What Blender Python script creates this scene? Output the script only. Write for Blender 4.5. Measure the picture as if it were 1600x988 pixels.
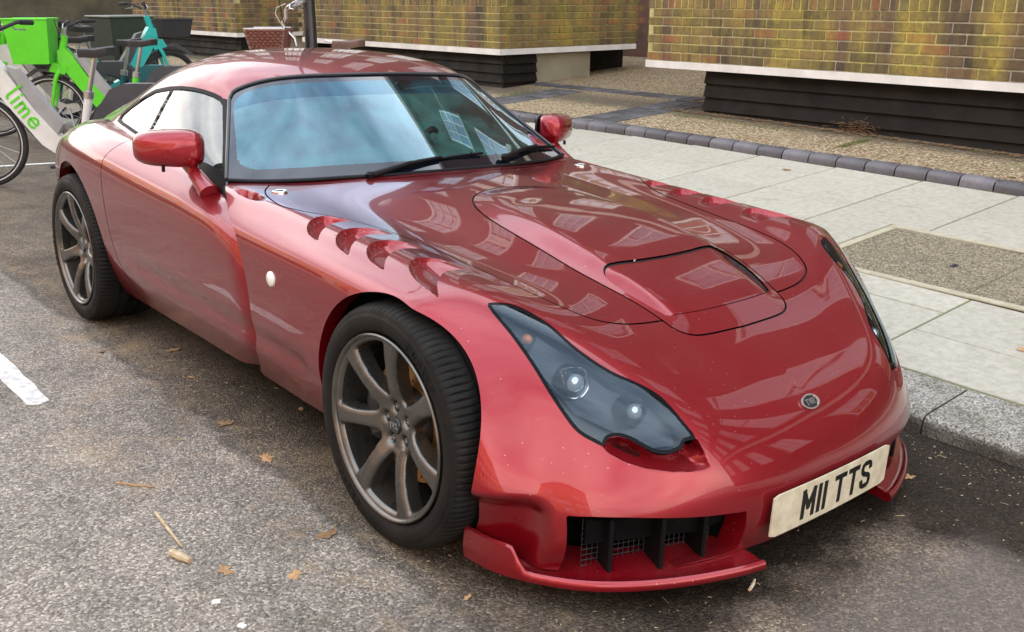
import bpy, bmesh, math, random
import numpy as np
from mathutils import Vector, Matrix
from mathutils.bvhtree import BVHTree
for o in list(bpy.data.objects): bpy.data.objects.remove(o)
SC = bpy.context.scene
COL = SC.collection
RAD = math.radians
random.seed(7); RNG = np.random.default_rng(7)
# ---------------------------------------------------------------- camera
CAMBER = RAD(2.4968)                       # the road falls this much towards the kerb; the car stands on it
CAM_POS = np.array((-2.03469, -1.86961, 1.35879))
CAM_R = np.array((0.76166, -0.64797, 0.0)); CAM_F = np.array((0.61570, 0.72373, -0.31164))
CAM_F /= np.linalg.norm(CAM_F); CAM_R /= np.linalg.norm(CAM_R); CAM_U = np.cross(CAM_R, CAM_F)
FPX = 1522.82                              # focal length in pixels of the 1600 px wide photograph
cd = bpy.data.cameras.new('camera'); cam = bpy.data.objects.new('camera', cd); COL.objects.link(cam)
cd.sensor_width = 36.0; cd.lens = 36.0 * FPX / 1600.0; cd.clip_start = 0.02; cd.clip_end = 3000
m = Matrix.Identity(4)
for i in range(3):
    m[i][0] = CAM_R[i]; m[i][1] = CAM_U[i]; m[i][2] = -CAM_F[i]; m[i][3] = CAM_POS[i]
cam.matrix_world = m
SC.camera = cam
SC.render.resolution_x = 1024; SC.render.resolution_y = 632
# ---------------------------------------------------------------- sky, sun, exposure
SUN_EL, SUN_AZ = RAD(40), RAD(80)        # azimuth measured from +Y towards +X
w = bpy.data.worlds.new('World'); SC.world = w; w.use_nodes = True
nt = w.node_tree; nt.nodes.clear()
bg = nt.nodes.new('ShaderNodeBackground'); wo = nt.nodes.new('ShaderNodeOutputWorld')
sky = nt.nodes.new('ShaderNodeTexSky'); sky.sky_type = 'NISHITA'; sky.sun_disc = False
sky.sun_elevation = SUN_EL; sky.sun_rotation = SUN_AZ; sky.air_density = 1.0; sky.dust_density = 2.0; sky.ozone_density = 1.0
# thin bright cloud veil over the blue, built from noise on the view direction
tc = nt.nodes.new('ShaderNodeTexCoord'); nz = nt.nodes.new('ShaderNodeTexNoise'); nz.inputs['Scale'].default_value = 2.2; nz.inputs['Detail'].default_value = 6
mpv = nt.nodes.new('ShaderNodeMapping'); mpv.inputs['Scale'].default_value = (1, 1, 2.2)
nt.links.new(tc.outputs['Generated'], mpv.inputs['Vector']); nt.links.new(mpv.outputs['Vector'], nz.inputs['Vector'])
rp = nt.nodes.new('ShaderNodeValToRGB'); rp.color_ramp.elements[0].position = .30; rp.color_ramp.elements[1].position = .62
rp.color_ramp.elements[0].color = (.12, .12, .12, 1); rp.color_ramp.elements[1].color = (.9, .9, .9, 1)
nt.links.new(nz.outputs['Fac'], rp.inputs['Fac'])
mx = nt.nodes.new('ShaderNodeMixRGB'); 
zc_ = nt.nodes.new('ShaderNodeMapRange'); zc_.inputs['From Min'].default_value = .30; zc_.inputs['From Max'].default_value = .85; nt.links.new(tc.outputs['Generated'], nt.nodes.new('ShaderNodeSeparateXYZ').inputs[0])
szz = [n for n in nt.nodes if n.bl_idname == 'ShaderNodeSeparateXYZ'][0]; nt.links.new(szz.outputs['Z'], zc_.inputs['Value'])
cm = nt.nodes.new('ShaderNodeMixRGB'); cm.inputs['Color1'].default_value = (14.6, 13.2, 11.8, 1); cm.inputs['Color2'].default_value = (12.2, 13.1, 14.4, 1); nt.links.new(zc_.outputs['Result'], cm.inputs['Fac']); nt.links.new(cm.outputs['Color'], mx.inputs['Color2'])
sz = nt.nodes.new('ShaderNodeSeparateXYZ'); nt.links.new(tc.outputs['Generated'], sz.inputs[0])
mrz = nt.nodes.new('ShaderNodeMapRange'); mrz.inputs['From Min'].default_value = .35; mrz.inputs['From Max'].default_value = .9; mrz.inputs['To Min'].default_value = 1.0; mrz.inputs['To Max'].default_value = .80
nt.links.new(sz.outputs['Z'], mrz.inputs['Value']); mlz = nt.nodes.new('ShaderNodeMath'); mlz.operation = 'MULTIPLY'
nt.links.new(rp.outputs['Color'], mlz.inputs[0]); nt.links.new(mrz.outputs['Result'], mlz.inputs[1]); nt.links.new(mlz.outputs[0], mx.inputs['Fac']); nt.links.new(sky.outputs['Color'], mx.inputs['Color1'])
nt.links.new(mx.outputs['Color'], bg.inputs['Color']); bg.inputs['Strength'].default_value = 0.15
nt.links.new(bg.outputs['Background'], wo.inputs['Surface'])
sl = bpy.data.lights.new('sun', 'SUN'); sun = bpy.data.objects.new('sun', sl); COL.objects.link(sun)
sl.energy = 4.2; sl.angle = RAD(2); sl.color = (1.0, 0.88, 0.70)
sdir = Vector((math.sin(SUN_AZ) * math.cos(SUN_EL), math.cos(SUN_AZ) * math.cos(SUN_EL), math.sin(SUN_EL)))
sun.rotation_euler = sdir.to_track_quat('Z', 'Y').to_euler(); sun.location = (12, 4, 16)
SC.view_settings.view_transform = 'Standard'; SC.view_settings.look = 'None'
SC.view_settings.exposure = 1.04; SC.view_settings.gamma = 1.0; SC.view_settings.use_curve_mapping = False
SC.render.engine = 'CYCLES'
# ---------------------------------------------------------------- pixel rays
def ray_world(u, v):
    d = (u - 800) / FPX * CAM_R - (v - 494) / FPX * CAM_U + CAM_F
    return CAM_POS, d
cC, sC = math.cos(CAMBER), math.sin(CAMBER)
QW = np.array(((cC, 0, sC), (0, 1, 0), (-sC, 0, cC)))     # car frame -> world
def ray_car(u, v):
    o, d = ray_world(u, v); return QW.T @ o, QW.T @ d
def px_x(u, v, x):
    o, d = ray_car(u, v); return o + (x - o[0]) / d[0] * d
def px_z(u, v, z):
    o, d = ray_car(u, v); return o + (z - o[2]) / d[2] * d
def wx(u, v, x):
    o, d = ray_world(u, v); return o + (x - o[0]) / d[0] * d
def wplane(u, v, pt, n):
    o, d = ray_world(u, v); n = np.array(n, float); return o + ((np.array(pt, float) - o) @ n) / (d @ n) * d
# ---------------------------------------------------------------- materials
MATS = {}
def _n(nt, t, **kw):
    n = nt.nodes.new(t)
    for k, v in kw.items():
        if k in n.inputs: n.inputs[k].default_value = v
        else: setattr(n, k, v)
    return n
def mat(name, col=(.5, .5, .5), rough=.5, metal=0.0, var=0.0, scale=8.0, bump=0.0, bscale=60.0, coat=0.0, coat_r=.03, spec=.5, col2=None, detail=6, bdist=.004, rvar=0.0, obj_rand=0.0):
    """principled surface, colour broken up by noise in object space, fine relief by a second noise"""
    if name in MATS: return MATS[name]
    m = bpy.data.materials.new(name); m.use_nodes = True; nt = m.node_tree
    b = nt.nodes['Principled BSDF']
    b.inputs['Base Color'].default_value = (*col, 1); b.inputs['Roughness'].default_value = rough; b.inputs['Metallic'].default_value = metal
    b.inputs['Coat Weight'].default_value = coat; b.inputs['Coat Roughness'].default_value = coat_r; b.inputs['Specular IOR Level'].default_value = spec
    tc = nt.nodes.new('ShaderNodeTexCoord')
    if var > 0 or col2 is not None or obj_rand > 0:
        nz = _n(nt, 'ShaderNodeTexNoise', Scale=scale, Detail=detail, Roughness=.6)
        nt.links.new(tc.outputs['Object'], nz.inputs['Vector'])
        c2 = col2 if col2 is not None else tuple(c * (1 - var) for c in col)
        c1 = col if col2 is not None else tuple(min(1, c * (1 + var)) for c in col)
        r = nt.nodes.new('ShaderNodeValToRGB'); r.color_ramp.elements[0].position = .36; r.color_ramp.elements[1].position = .64
        r.color_ramp.elements[0].color = (*c2, 1); r.color_ramp.elements[1].color = (*c1, 1)
        nt.links.new(nz.outputs['Fac'], r.inputs['Fac']); last = r.outputs['Color']
        if obj_rand > 0:
            oi = nt.nodes.new('ShaderNodeObjectInfo'); hs = nt.nodes.new('ShaderNodeHueSaturation')
            mr = _n(nt, 'ShaderNodeMapRange'); mr.inputs['To Min'].default_value = 1 - obj_rand; mr.inputs['To Max'].default_value = 1 + obj_rand
            nt.links.new(oi.outputs['Random'], mr.inputs['Value']); nt.links.new(mr.outputs['Result'], hs.inputs['Value']); nt.links.new(last, hs.inputs['Color']); last = hs.outputs['Color']
        nt.links.new(last, b.inputs['Base Color'])
    if rvar > 0:
        n3 = _n(nt, 'ShaderNodeTexNoise', Scale=scale * 1.7, Detail=4); nt.links.new(tc.outputs['Object'], n3.inputs['Vector'])
        mr = _n(nt, 'ShaderNodeMapRange'); mr.inputs['From Min'].default_value = .3; mr.inputs['From Max'].default_value = .7
        mr.inputs['To Min'].default_value = max(0, rough - rvar); mr.inputs['To Max'].default_value = min(1, rough + rvar)
        nt.links.new(n3.outputs['Fac'], mr.inputs['Value']); nt.links.new(mr.outputs['Result'], b.inputs['Roughness'])
    if bump > 0:
        n2 = _n(nt, 'ShaderNodeTexNoise', Scale=bscale, Detail=5); nt.links.new(tc.outputs['Object'], n2.inputs['Vector'])
        bp = _n(nt, 'ShaderNodeBump', Strength=bump, Distance=bdist); nt.links.new(n2.outputs['Fac'], bp.inputs['Height']); nt.links.new(bp.outputs['Normal'], b.inputs['Normal'])
    MATS[name] = m; return m
def glass_mat(name, tint=(.8, .9, .88), refl=1.0, rough=.0, ior=1.5, film=0.0, filmcol=(.5, .6, .6), refl_tint=(1, 1, 1)):
    """thin pane: fresnel mix of a tinted see-through layer and a mirror layer; film = share of diffuse colour, dusty haze plus painted-in cabin brightness"""
    if name in MATS: return MATS[name]
    m = bpy.data.materials.new(name); m.use_nodes = True; nt = m.node_tree; nt.nodes.clear()
    out = nt.nodes.new('ShaderNodeOutputMaterial'); tr = nt.nodes.new('ShaderNodeBsdfTransparent'); tr.inputs['Color'].default_value = (*tint, 1)
    gl = nt.nodes.new('ShaderNodeBsdfGlossy'); gl.inputs['Roughness'].default_value = rough; gl.inputs['Color'].default_value = (*refl_tint, 1)  # a blue tint here paints bluer sky into the reflections
    fr = nt.nodes.new('ShaderNodeFresnel'); fr.inputs['IOR'].default_value = ior
    ml = _n(nt, 'ShaderNodeMath', operation='MULTIPLY'); ml.inputs[1].default_value = refl; ml.use_clamp = True
    if film > .2:
        tcs = nt.nodes.new('ShaderNodeTexCoord'); mps = nt.nodes.new('ShaderNodeMapping'); mps.inputs['Scale'].default_value = (7, 2.2, 2.2); mps.inputs['Rotation'].default_value = (0, .5, .5); nt.links.new(tcs.outputs['Object'], mps.inputs['Vector'])
        sm = _n(nt, 'ShaderNodeTexNoise', Scale=1.6, Detail=9, Roughness=.68, Distortion=.6); nt.links.new(mps.outputs['Vector'], sm.inputs['Vector']); mr0 = _n(nt, 'ShaderNodeMapRange'); mr0.inputs['From Min'].default_value = .3; mr0.inputs['From Max'].default_value = .7; mr0.inputs['To Min'].default_value = refl * .82; mr0.inputs['To Max'].default_value = refl * 1.05
        nt.links.new(sm.outputs['Fac'], mr0.inputs['Value']); nt.links.new(mr0.outputs['Result'], ml.inputs[1])
    nt.links.new(fr.outputs['Fac'], ml.inputs[0]); mixs = nt.nodes.new('ShaderNodeMixShader')
    nt.links.new(ml.outputs[0], mixs.inputs['Fac']); nt.links.new(gl.outputs[0], mixs.inputs[2])
    base = tr.outputs[0]
    if film > 0:
        df = nt.nodes.new('ShaderNodeBsdfDiffuse'); df.inputs['Color'].default_value = (*filmcol, 1)
        tc = nt.nodes.new('ShaderNodeTexCoord'); nz = _n(nt, 'ShaderNodeTexNoise', Scale=9, Detail=6); nt.links.new(tc.outputs['Object'], nz.inputs['Vector'])
        mr = _n(nt, 'ShaderNodeMapRange'); mr.inputs['From Min'].default_value = .3; mr.inputs['From Max'].default_value = .75; mr.inputs['To Max'].default_value = film
        nt.links.new(nz.outputs['Fac'], mr.inputs['Value'])
        m2 = nt.nodes.new('ShaderNodeMixShader'); nt.links.new(mr.outputs['Result'], m2.inputs['Fac']); nt.links.new(tr.outputs[0], m2.inputs[1]); nt.links.new(df.outputs[0], m2.inputs[2]); base = m2.outputs[0]
    nt.links.new(base, mixs.inputs[1]); nt.links.new(mixs.outputs[0], out.inputs['Surface'])
    MATS[name] = m; return m
# ---------------------------------------------------------------- objects
def raw(name, V, F, material=None, parent=None, smooth=True, mats=None, midx=None, autosmooth=None):
    me = bpy.data.meshes.new(name)
    me.from_pydata([tuple(map(float, v)) for v in V], [], [tuple(int(i) for i in f) for f in F])
    if mats:
        for k in mats: me.materials.append(k)
        if midx is not None: me.polygons.foreach_set('material_index', np.asarray(midx, dtype=np.int32))
    elif material is not None: me.materials.append(material)
    me.polygons.foreach_set('use_smooth', np.full(len(me.polygons), bool(smooth)))
    if autosmooth: me.set_sharp_from_angle(angle=RAD(autosmooth))
    me.update()
    o = bpy.data.objects.new(name, me); COL.objects.link(o)
    if parent is not None: o.parent = parent
    return o
def tag(o, label=None, cat=None, group=None, kind=None):
    if label: o['label'] = label
    if cat: o['category'] = cat
    if group: o['group'] = group
    if kind: o['kind'] = kind
    return o
def empty(name, loc=(0, 0, 0), rot=(0, 0, 0), label=None, cat=None, group=None):
    o = bpy.data.objects.new(name, None); COL.objects.link(o); o.location = loc; o.rotation_euler = rot; o.empty_display_size = .1
    return tag(o, label, cat, group)
def copy_tree(o, parent=None):
    c = o.copy(); COL.objects.link(c); c.parent = parent
    for ch in list(o.children): copy_tree(ch, c)
    return c
class MB:
    """collects shapes, then links them as one mesh object"""
    def __init__(s): s.V = []; s.F = []
    def add(s, V, F):
        n = len(s.V); s.V += [tuple(map(float, v)) for v in V]; s.F += [tuple(int(i) + n for i in f) for f in F]; return s
    def box(s, c, d, M=None, bev=0.0):
        x, y, z = [k / 2 for k in d]
        if bev > 0:
            b = min(bev, x * .9, y * .9, z * .9)
            V = []; 
            for sx in (-1, 1):
                for sy in (-1, 1):
                    for sz in (-1, 1):
                        V += [(sx * x, sy * (y - b), sz * (z - b)), (sx * (x - b), sy * y, sz * (z - b)), (sx * (x - b), sy * (y - b), sz * z)]
            bm = bmesh.new()
            for v in V: bm.verts.new(v)
            bmesh.ops.convex_hull(bm, input=bm.verts); bm.verts.index_update()
            V = [tuple(v.co) for v in bm.verts]; F = [[v.index for v in f.verts] for f in bm.faces]; bm.free()
        else:
            V = [(sx * x, sy * y, sz * z) for sx in (-1, 1) for sy in (-1, 1) for sz in (-1, 1)]
            F = [(0, 1, 3, 2), (4, 6, 7, 5), (0, 4, 5, 1), (2, 3, 7, 6), (0, 2, 6, 4), (1, 5, 7, 3)]
        if M is not None: V = [tuple(M @ Vector(v)) for v in V]
        return s.add([(v[0] + c[0], v[1] + c[1], v[2] + c[2]) for v in V], F)
    def tube(s, pts, r, seg=10, closed=False, caps=True, squash=None):
        P = [np.array(p, float) for p in pts]; n = len(P)
        R = list(r) if hasattr(r, '__len__') else [r] * n
        T = []
        for i in range(n):
            a = P[(i - 1) % n] if (closed or i > 0) else P[i]; b = P[(i + 1) % n] if (closed or i < n - 1) else P[i]
            t = b - a; T.append(t / (np.linalg.norm(t) + 1e-12))
        up = np.array((0, 0, 1.)) if abs(T[0][2]) < .9 else np.array((1., 0, 0))
        N = np.cross(T[0], up); N /= np.linalg.norm(N); V = []
        for i in range(n):
            N = N - T[i] * (N @ T[i]); N /= (np.linalg.norm(N) + 1e-12); B = np.cross(T[i], N)
            sq = squash if squash else 1.0
            for k in range(seg):
                a = 2 * math.pi * k / seg; V.append(P[i] + R[i] * (math.cos(a) * N + sq * math.sin(a) * B))
        F = []
        for i in range(n if closed else n - 1):
            j = (i + 1) % n
            for k in range(seg): F.append((i * seg + k, i * seg + (k + 1) % seg, j * seg + (k + 1) % seg, j * seg + k))
        if caps and not closed: F += [tuple(range(seg))[::-1], tuple((n - 1) * seg + k for k in range(seg))]
        return s.add(V, F)
    def lathe(s, prof, axis='x', c=(0, 0, 0), seg=48, arc=None):
        """prof: list of (along axis, radius)"""
        V = []; n = len(prof); full = arc is None; m = seg if full else seg + 1; a0, a1 = arc if arc else (0, 2 * math.pi)
        for k in range(m):
            a = a0 + (a1 - a0) * k / seg
            for (h, r) in prof:
                q = (h, r * math.cos(a), r * math.sin(a))
                if axis == 'y': q = (q[1], q[0], q[2])
                if axis == 'z': q = (q[1], q[2], q[0])
                V.append((q[0] + c[0], q[1] + c[1], q[2] + c[2]))
        F = []
        for k in range(seg):
            j = (k + 1) % m
            for i in range(n - 1): F.append((k * n + i, k * n + i + 1, j * n + i + 1, j * n + i))
        return s.add(V, F)
    def prism(s, poly, d0, d1, fn):
        """poly 2-D outline swept from d0 to d1; fn(p, q, d) -> 3-D"""
        n = len(poly); V = [fn(p, q, d0) for p, q in poly] + [fn(p, q, d1) for p, q in poly]
        F = [tuple(range(n))[::-1], tuple(range(n, 2 * n))] + [(i, (i + 1) % n, n + (i + 1) % n, n + i) for i in range(n)]
        return s.add(V, F)
    def xf(s, M): s.V = [tuple(M @ Vector(v)) for v in s.V]; return s
    def build(s, name, material, parent=None, smooth=True, auto=35):
        return raw(name, s.V, s.F, material, parent, smooth, autosmooth=auto if smooth else None)
def spline(pts, n=8, closed=False):
    """Catmull-Rom through the points"""
    P = [np.array(p, float) for p in pts]; m = len(P); out = []
    for i in range(m if closed else m - 1):
        g = (lambda k: P[k % m]) if closed else (lambda k: P[k] if 0 <= k < m else (2 * P[0] - P[1] if k < 0 else 2 * P[-1] - P[-2]))
        a, b, c, d = g(i - 1), g(i), g(i + 1), g(i + 2)
        for k in range(n):
            t = k / n; out.append(.5 * (2 * b + (c - a) * t + (2 * a - 5 * b + 4 * c - d) * t * t + (3 * b - a - 3 * c + d) * t ** 3))
    if not closed: out.append(P[-1])
    return np.array(out)
# ================================================================ the place: road, kerb, pavement, planting beds, brick bays
TANP = math.tan(CAMBER)
def zr(x, y):
    x = np.asarray(x, float); y = np.asarray(y, float)
    return TANP * np.where(x > -3.6, -x, np.where(x > -8.2, 7.2 + x, -1.0)) + .02 * np.clip(y - 2.8, 0, 2.0)
def zp(x, y): return .034 + .05 * (np.asarray(x, float) - .95) + .02 * np.clip(np.asarray(y, float), -1.2, 3.6)
def geo_pos(nt): g = nt.nodes.new('ShaderNodeNewGeometry'); return g.outputs['Position']
def ramp(nt, src, stops):
    r = nt.nodes.new('ShaderNodeValToRGB'); e = r.color_ramp.elements
    while len(e) < len(stops): e.new(.5)
    for k, (p, c) in enumerate(stops): e[k].position = p; e[k].color = (*c, 1) if len(c) == 3 else c
    nt.links.new(src, r.inputs['Fac']); return r.outputs['Color']
def noise(nt, vec, scale, detail=5, rough=.6, sc3=None, dist=0):
    if sc3:
        mp = nt.nodes.new('ShaderNodeMapping'); mp.inputs['Scale'].default_value = sc3; nt.links.new(vec, mp.inputs['Vector']); vec = mp.outputs['Vector']
    n = _n(nt, 'ShaderNodeTexNoise', Scale=scale, Detail=detail, Roughness=rough, Distortion=dist); nt.links.new(vec, n.inputs['Vector']); return n.outputs['Fac']
def mixc(nt, a, b, f, mode='MIX'):
    m = nt.nodes.new('ShaderNodeMixRGB'); m.blend_type = mode
    for s, v in ((m.inputs['Color1'], a), (m.inputs['Color2'], b), (m.inputs['Fac'], f)):
        if hasattr(v, 'is_linked'): nt.links.new(v, s)
        elif isinstance(v, (int, float)): s.default_value = v
        else: s.default_value = (*v, 1)
    return m.outputs['Color']
def mathn(nt, op, a, b=None, clamp=False):
    m = _n(nt, 'ShaderNodeMath', operation=op, use_clamp=clamp)
    for i, v in enumerate((a, b)):
        if v is None: continue
        if hasattr(v, 'is_linked'): nt.links.new(v, m.inputs[i])
        else: m.inputs[i].default_value = v
    return m.outputs[0]
def maprange(nt, v, a, b, c=0, d=1):
    m = _n(nt, 'ShaderNodeMapRange'); nt.links.new(v, m.inputs['Value']); m.inputs['From Min'].default_value = a; m.inputs['From Max'].default_value = b; m.inputs['To Min'].default_value = c; m.inputs['To Max'].default_value = d; return m.outputs[0]
def newmat(name):
    m = bpy.data.materials.new(name); m.use_nodes = True; MATS[name] = m; return m, m.node_tree, m.node_tree.nodes['Principled BSDF']
def bumpn(nt, b, h, strength=.5, dist=.01):
    bp = _n(nt, 'ShaderNodeBump', Strength=strength, Distance=dist); nt.links.new(h, bp.inputs['Height']); nt.links.new(bp.outputs['Normal'], b.inputs['Normal'])
# ---- asphalt: aggregate, worn patches, an old trench seam beside the car, a damp gutter
def asphalt():
    m, nt, b = newmat('asphalt'); P = geo_pos(nt)
    vor = _n(nt, 'ShaderNodeTexVoronoi', Scale=165); nt.links.new(P, vor.inputs['Vector'])
    vor2 = _n(nt, 'ShaderNodeTexVoronoi', Scale=230); nt.links.new(P, vor2.inputs['Vector'])
    big = noise(nt, P, 1.3, 6); mid = noise(nt, P, 9, 6)
    sv = nt.nodes.new('ShaderNodeSeparateXYZ'); nt.links.new(P, sv.inputs[0])
    agg = nt.nodes.new('ShaderNodeSeparateColor'); nt.links.new(vor.outputs['Color'], agg.inputs[0])
    stone = ramp(nt, agg.outputs[0], [(0, (.090, .084, .077)), (.45, (.155, .147, .136)), (.8, (.215, .205, .190)), (1, (.34, .325, .30))])
    tone = ramp(nt, big, [(.30, (.62, .60, .57)), (.5, (.95, .93, .90)), (.72, (1.22, 1.18, 1.12))])
    c = mixc(nt, stone, tone, 1.0, 'MULTIPLY'); c = mixc(nt, c, ramp(nt, mid, [(.3, (.70, .70, .70)), (.7, (1.25, 1.22, 1.18))]), .8, 'MULTIPLY')
    # trench strip under the car's flank: finer, browner
    wob = mathn(nt, 'MULTIPLY', mathn(nt, 'SUBTRACT', noise(nt, P, 4, 5), .5), .22)
    xs = mathn(nt, 'ADD', sv.outputs['X'], wob)
    strip_ = maprange(nt, xs, -.93, -.86); c = mixc(nt, c, mixc(nt, c, (.60, .50, .38), .8, 'MULTIPLY'), mathn(nt, 'MULTIPLY', strip_, .9))
    crack = mathn(nt, 'SUBTRACT', 1.0, maprange(nt, mathn(nt, 'ABSOLUTE', mathn(nt, 'ADD', xs, .905)), .002, .035), True); c = mixc(nt, c, (.030, .027, .024), mathn(nt, 'MULTIPLY', crack, .5))
    # dried silt, brown, in blotches along the seam and by the tyres
    silt = mathn(nt, 'MULTIPLY', maprange(nt, noise(nt, P, 3.4, 8, .7), .52, .68), mathn(nt, 'SUBTRACT', 1.0, maprange(nt, mathn(nt, 'ABSOLUTE', mathn(nt, 'ADD', sv.outputs['X'], .80)), .12, .75), True)); c = mixc(nt, c, (.30, .215, .125), mathn(nt, 'MULTIPLY', silt, .55))
    # damp, oily dark ground along the gutter and under the nose, with a dry island in front
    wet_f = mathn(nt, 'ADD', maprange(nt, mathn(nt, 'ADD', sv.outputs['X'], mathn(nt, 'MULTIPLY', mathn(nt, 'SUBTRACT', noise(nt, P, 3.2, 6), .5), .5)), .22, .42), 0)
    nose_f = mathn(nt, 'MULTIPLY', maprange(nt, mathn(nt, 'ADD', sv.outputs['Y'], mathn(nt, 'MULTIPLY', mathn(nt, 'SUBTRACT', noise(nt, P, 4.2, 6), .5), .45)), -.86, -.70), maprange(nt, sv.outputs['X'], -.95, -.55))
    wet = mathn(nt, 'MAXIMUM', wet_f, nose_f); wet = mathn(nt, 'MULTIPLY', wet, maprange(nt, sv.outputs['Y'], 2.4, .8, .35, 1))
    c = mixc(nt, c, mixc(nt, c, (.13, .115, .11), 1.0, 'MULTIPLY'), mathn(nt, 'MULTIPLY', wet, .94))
    dry = mathn(nt, 'MULTIPLY', maprange(nt, mathn(nt, 'ADD', sv.outputs['Y'], mathn(nt, 'MULTIPLY', noise(nt, P, 3, 5), .3)), -.66, -.84), maprange(nt, mathn(nt, 'ADD', sv.outputs['X'], mathn(nt, 'MULTIPLY', noise(nt, P, 5, 5), .25)), .56, .40)); c = mixc(nt, c, (.115, .104, .104), mathn(nt, 'MULTIPLY', dry, .42)); c = mixc(nt, c, (1.44, 1.39, 1.33), 1.0, 'MULTIPLY')
    nt.links.new(c, b.inputs['Base Color']); nt.links.new(maprange(nt, wet, 0, 1, .88, .50), b.inputs['Roughness']); b.inputs['Specular IOR Level'].default_value = .22
    h = mathn(nt, 'ADD', mathn(nt, 'MULTIPLY', vor.outputs['Distance'], -1.0), mathn(nt, 'MULTIPLY', mid, .8)); h = mathn(nt, 'ADD', h, mathn(nt, 'MULTIPLY', vor2.outputs['Distance'], -.4))
    bumpn(nt, b, h, .65, .005); return m
def sheet(name, xs, ys, zf, material, kind='structure', seed=None, amp=0):
    X, Y = np.meshgrid(xs, ys, indexing='ij'); Z = zf(X, Y)
    if amp: Z = Z + RNG.normal(0, amp, Z.shape)
    V_ = np.c_[X.ravel(), Y.ravel(), Z.ravel()]; n, k = X.shape; F_ = [(i * k + j, (i + 1) * k + j, (i + 1) * k + j + 1, i * k + j + 1) for i in range(n - 1) for j in range(k - 1)]
    o = raw(name, V_, F_, material, None, True); tag(o, kind=kind); return o
road = sheet('road', [-8.2, -7, -6, -5, -4.2, -3.9, -3.6, -3.3, -3, -2, -1, 0, .5, .955], list(np.arange(-60, -2, 4)) + list(np.arange(-2, 8, .4)) + list(np.arange(8, 90, 4)), lambda x, y: zr(x, y), asphalt())
# the ground sheet that carries everything, out to the horizon
gm = mat('far_ground', (.16, .155, .145), .9, var=.2, scale=.4)
g = MB(); g.box((0, 0, -1.05), (1600, 1600, .1)); o = g.build('ground', gm, None, smooth=False); tag(o, kind='structure')
# painted bay line and the thin line behind the car
def paint_strip(name, pts, label):
    m = mat('road_paint_worn', (.74, .73, .69), .75, col2=(.42, .41, .38), scale=38, detail=8, bump=.4, bscale=160)
    V_ = [(x, y, float(zr(x, y)) + .004) for x, y in pts]; n = len(V_); V2 = [(x, y, z - .003) for x, y, z in V_]
    o = raw(name, V_ + V2, [tuple(range(n))] + [(i, i + n, (i + 1) % n + n, (i + 1) % n) for i in range(n)], m, None, False); tag(o, label, 'road marking'); return o
edge_ = [(-1.25 + random.uniform(-.006, .006), 1.47 + k * .1) for k in range(9)]; edge2 = [(-1.325 + random.uniform(-.006, .006), 2.27 - k * .1) for k in range(9)]
paint_strip('bay_line', [(-1.29, 1.452)] + edge_ + edge2[:-1] + [(-1.323, 1.47)], 'short thick white painted line beside the car door')
paint_strip('bay_line', [(-1.5, 6.83), (.93, 6.83), (.93, 6.89), (-1.5, 6.89)], 'thin white line painted across the road behind the car')
# ---- kerb stones
KERB = bpy.data.objects.new('kerb', None); COL.objects.link(KERB); tag(KERB, kind='structure')
def granite():
    m, nt, b = newmat('granite_kerb'); P = geo_pos(nt); vor = _n(nt, 'ShaderNodeTexVoronoi', Scale=170); nt.links.new(P, vor.inputs['Vector']); s = nt.nodes.new('ShaderNodeSeparateColor'); nt.links.new(vor.outputs['Color'], s.inputs[0])
    c = ramp(nt, s.outputs[0], [(0, (.10, .095, .085)), (.4, (.26, .25, .225)), (.75, (.38, .365, .33)), (1, (.50, .49, .45))])
    c = mixc(nt, c, ramp(nt, noise(nt, P, 7, 6), [(.35, (.62, .60, .52)), (.65, (1.05, 1.03, 1.0))]), .9, 'MULTIPLY')
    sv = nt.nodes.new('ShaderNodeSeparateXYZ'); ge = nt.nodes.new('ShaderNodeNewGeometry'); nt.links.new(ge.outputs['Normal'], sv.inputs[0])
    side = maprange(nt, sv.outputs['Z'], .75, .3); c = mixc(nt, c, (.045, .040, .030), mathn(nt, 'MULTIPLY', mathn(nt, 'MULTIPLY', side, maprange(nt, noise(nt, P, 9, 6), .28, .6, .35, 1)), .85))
    nt.links.new(c, b.inputs['Base Color']); b.inputs['Roughness'].default_value = .82; bumpn(nt, b, mathn(nt, 'ADD', vor.outputs['Distance'], noise(nt, P, 40, 5)), .5, .006); return m
GRAN = granite(); yk = -3.4
while yk < 14:
    L = random.uniform(.78, 1.02); zt = float(zp(.95, yk + L / 2)); g = MB(); w_ = .315 + random.uniform(-.006, .006)
    n0 = 7; prof = [(0, -.32), (0, -.035), (.004, -.018), (.014, -.006), (.030, 0), (w_, .05 * w_), (w_, -.32)]
    V_ = []; st = np.linspace(0.004, L - .004, 8)
    for s_ in st:
        for (x_, z_) in prof: V_.append((.952 + x_ + (RNG.normal(0, .0022) if x_ < .1 else 0), yk + s_, float(zp(.95, yk + s_)) + z_ + (RNG.normal(0, .0016) if z_ > -.1 else 0)))
    k = len(prof); F_ = [(i * k + j, (i + 1) * k + j, (i + 1) * k + j + 1, i * k + j + 1) for i in range(7) for j in range(k - 1)] + [tuple(range(k))[::-1], tuple(7 * k + j for j in range(k))]
    raw('kerb_stone', V_, [f[::-1] for f in F_], GRAN, KERB, True, autosmooth=55); yk += L
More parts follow.
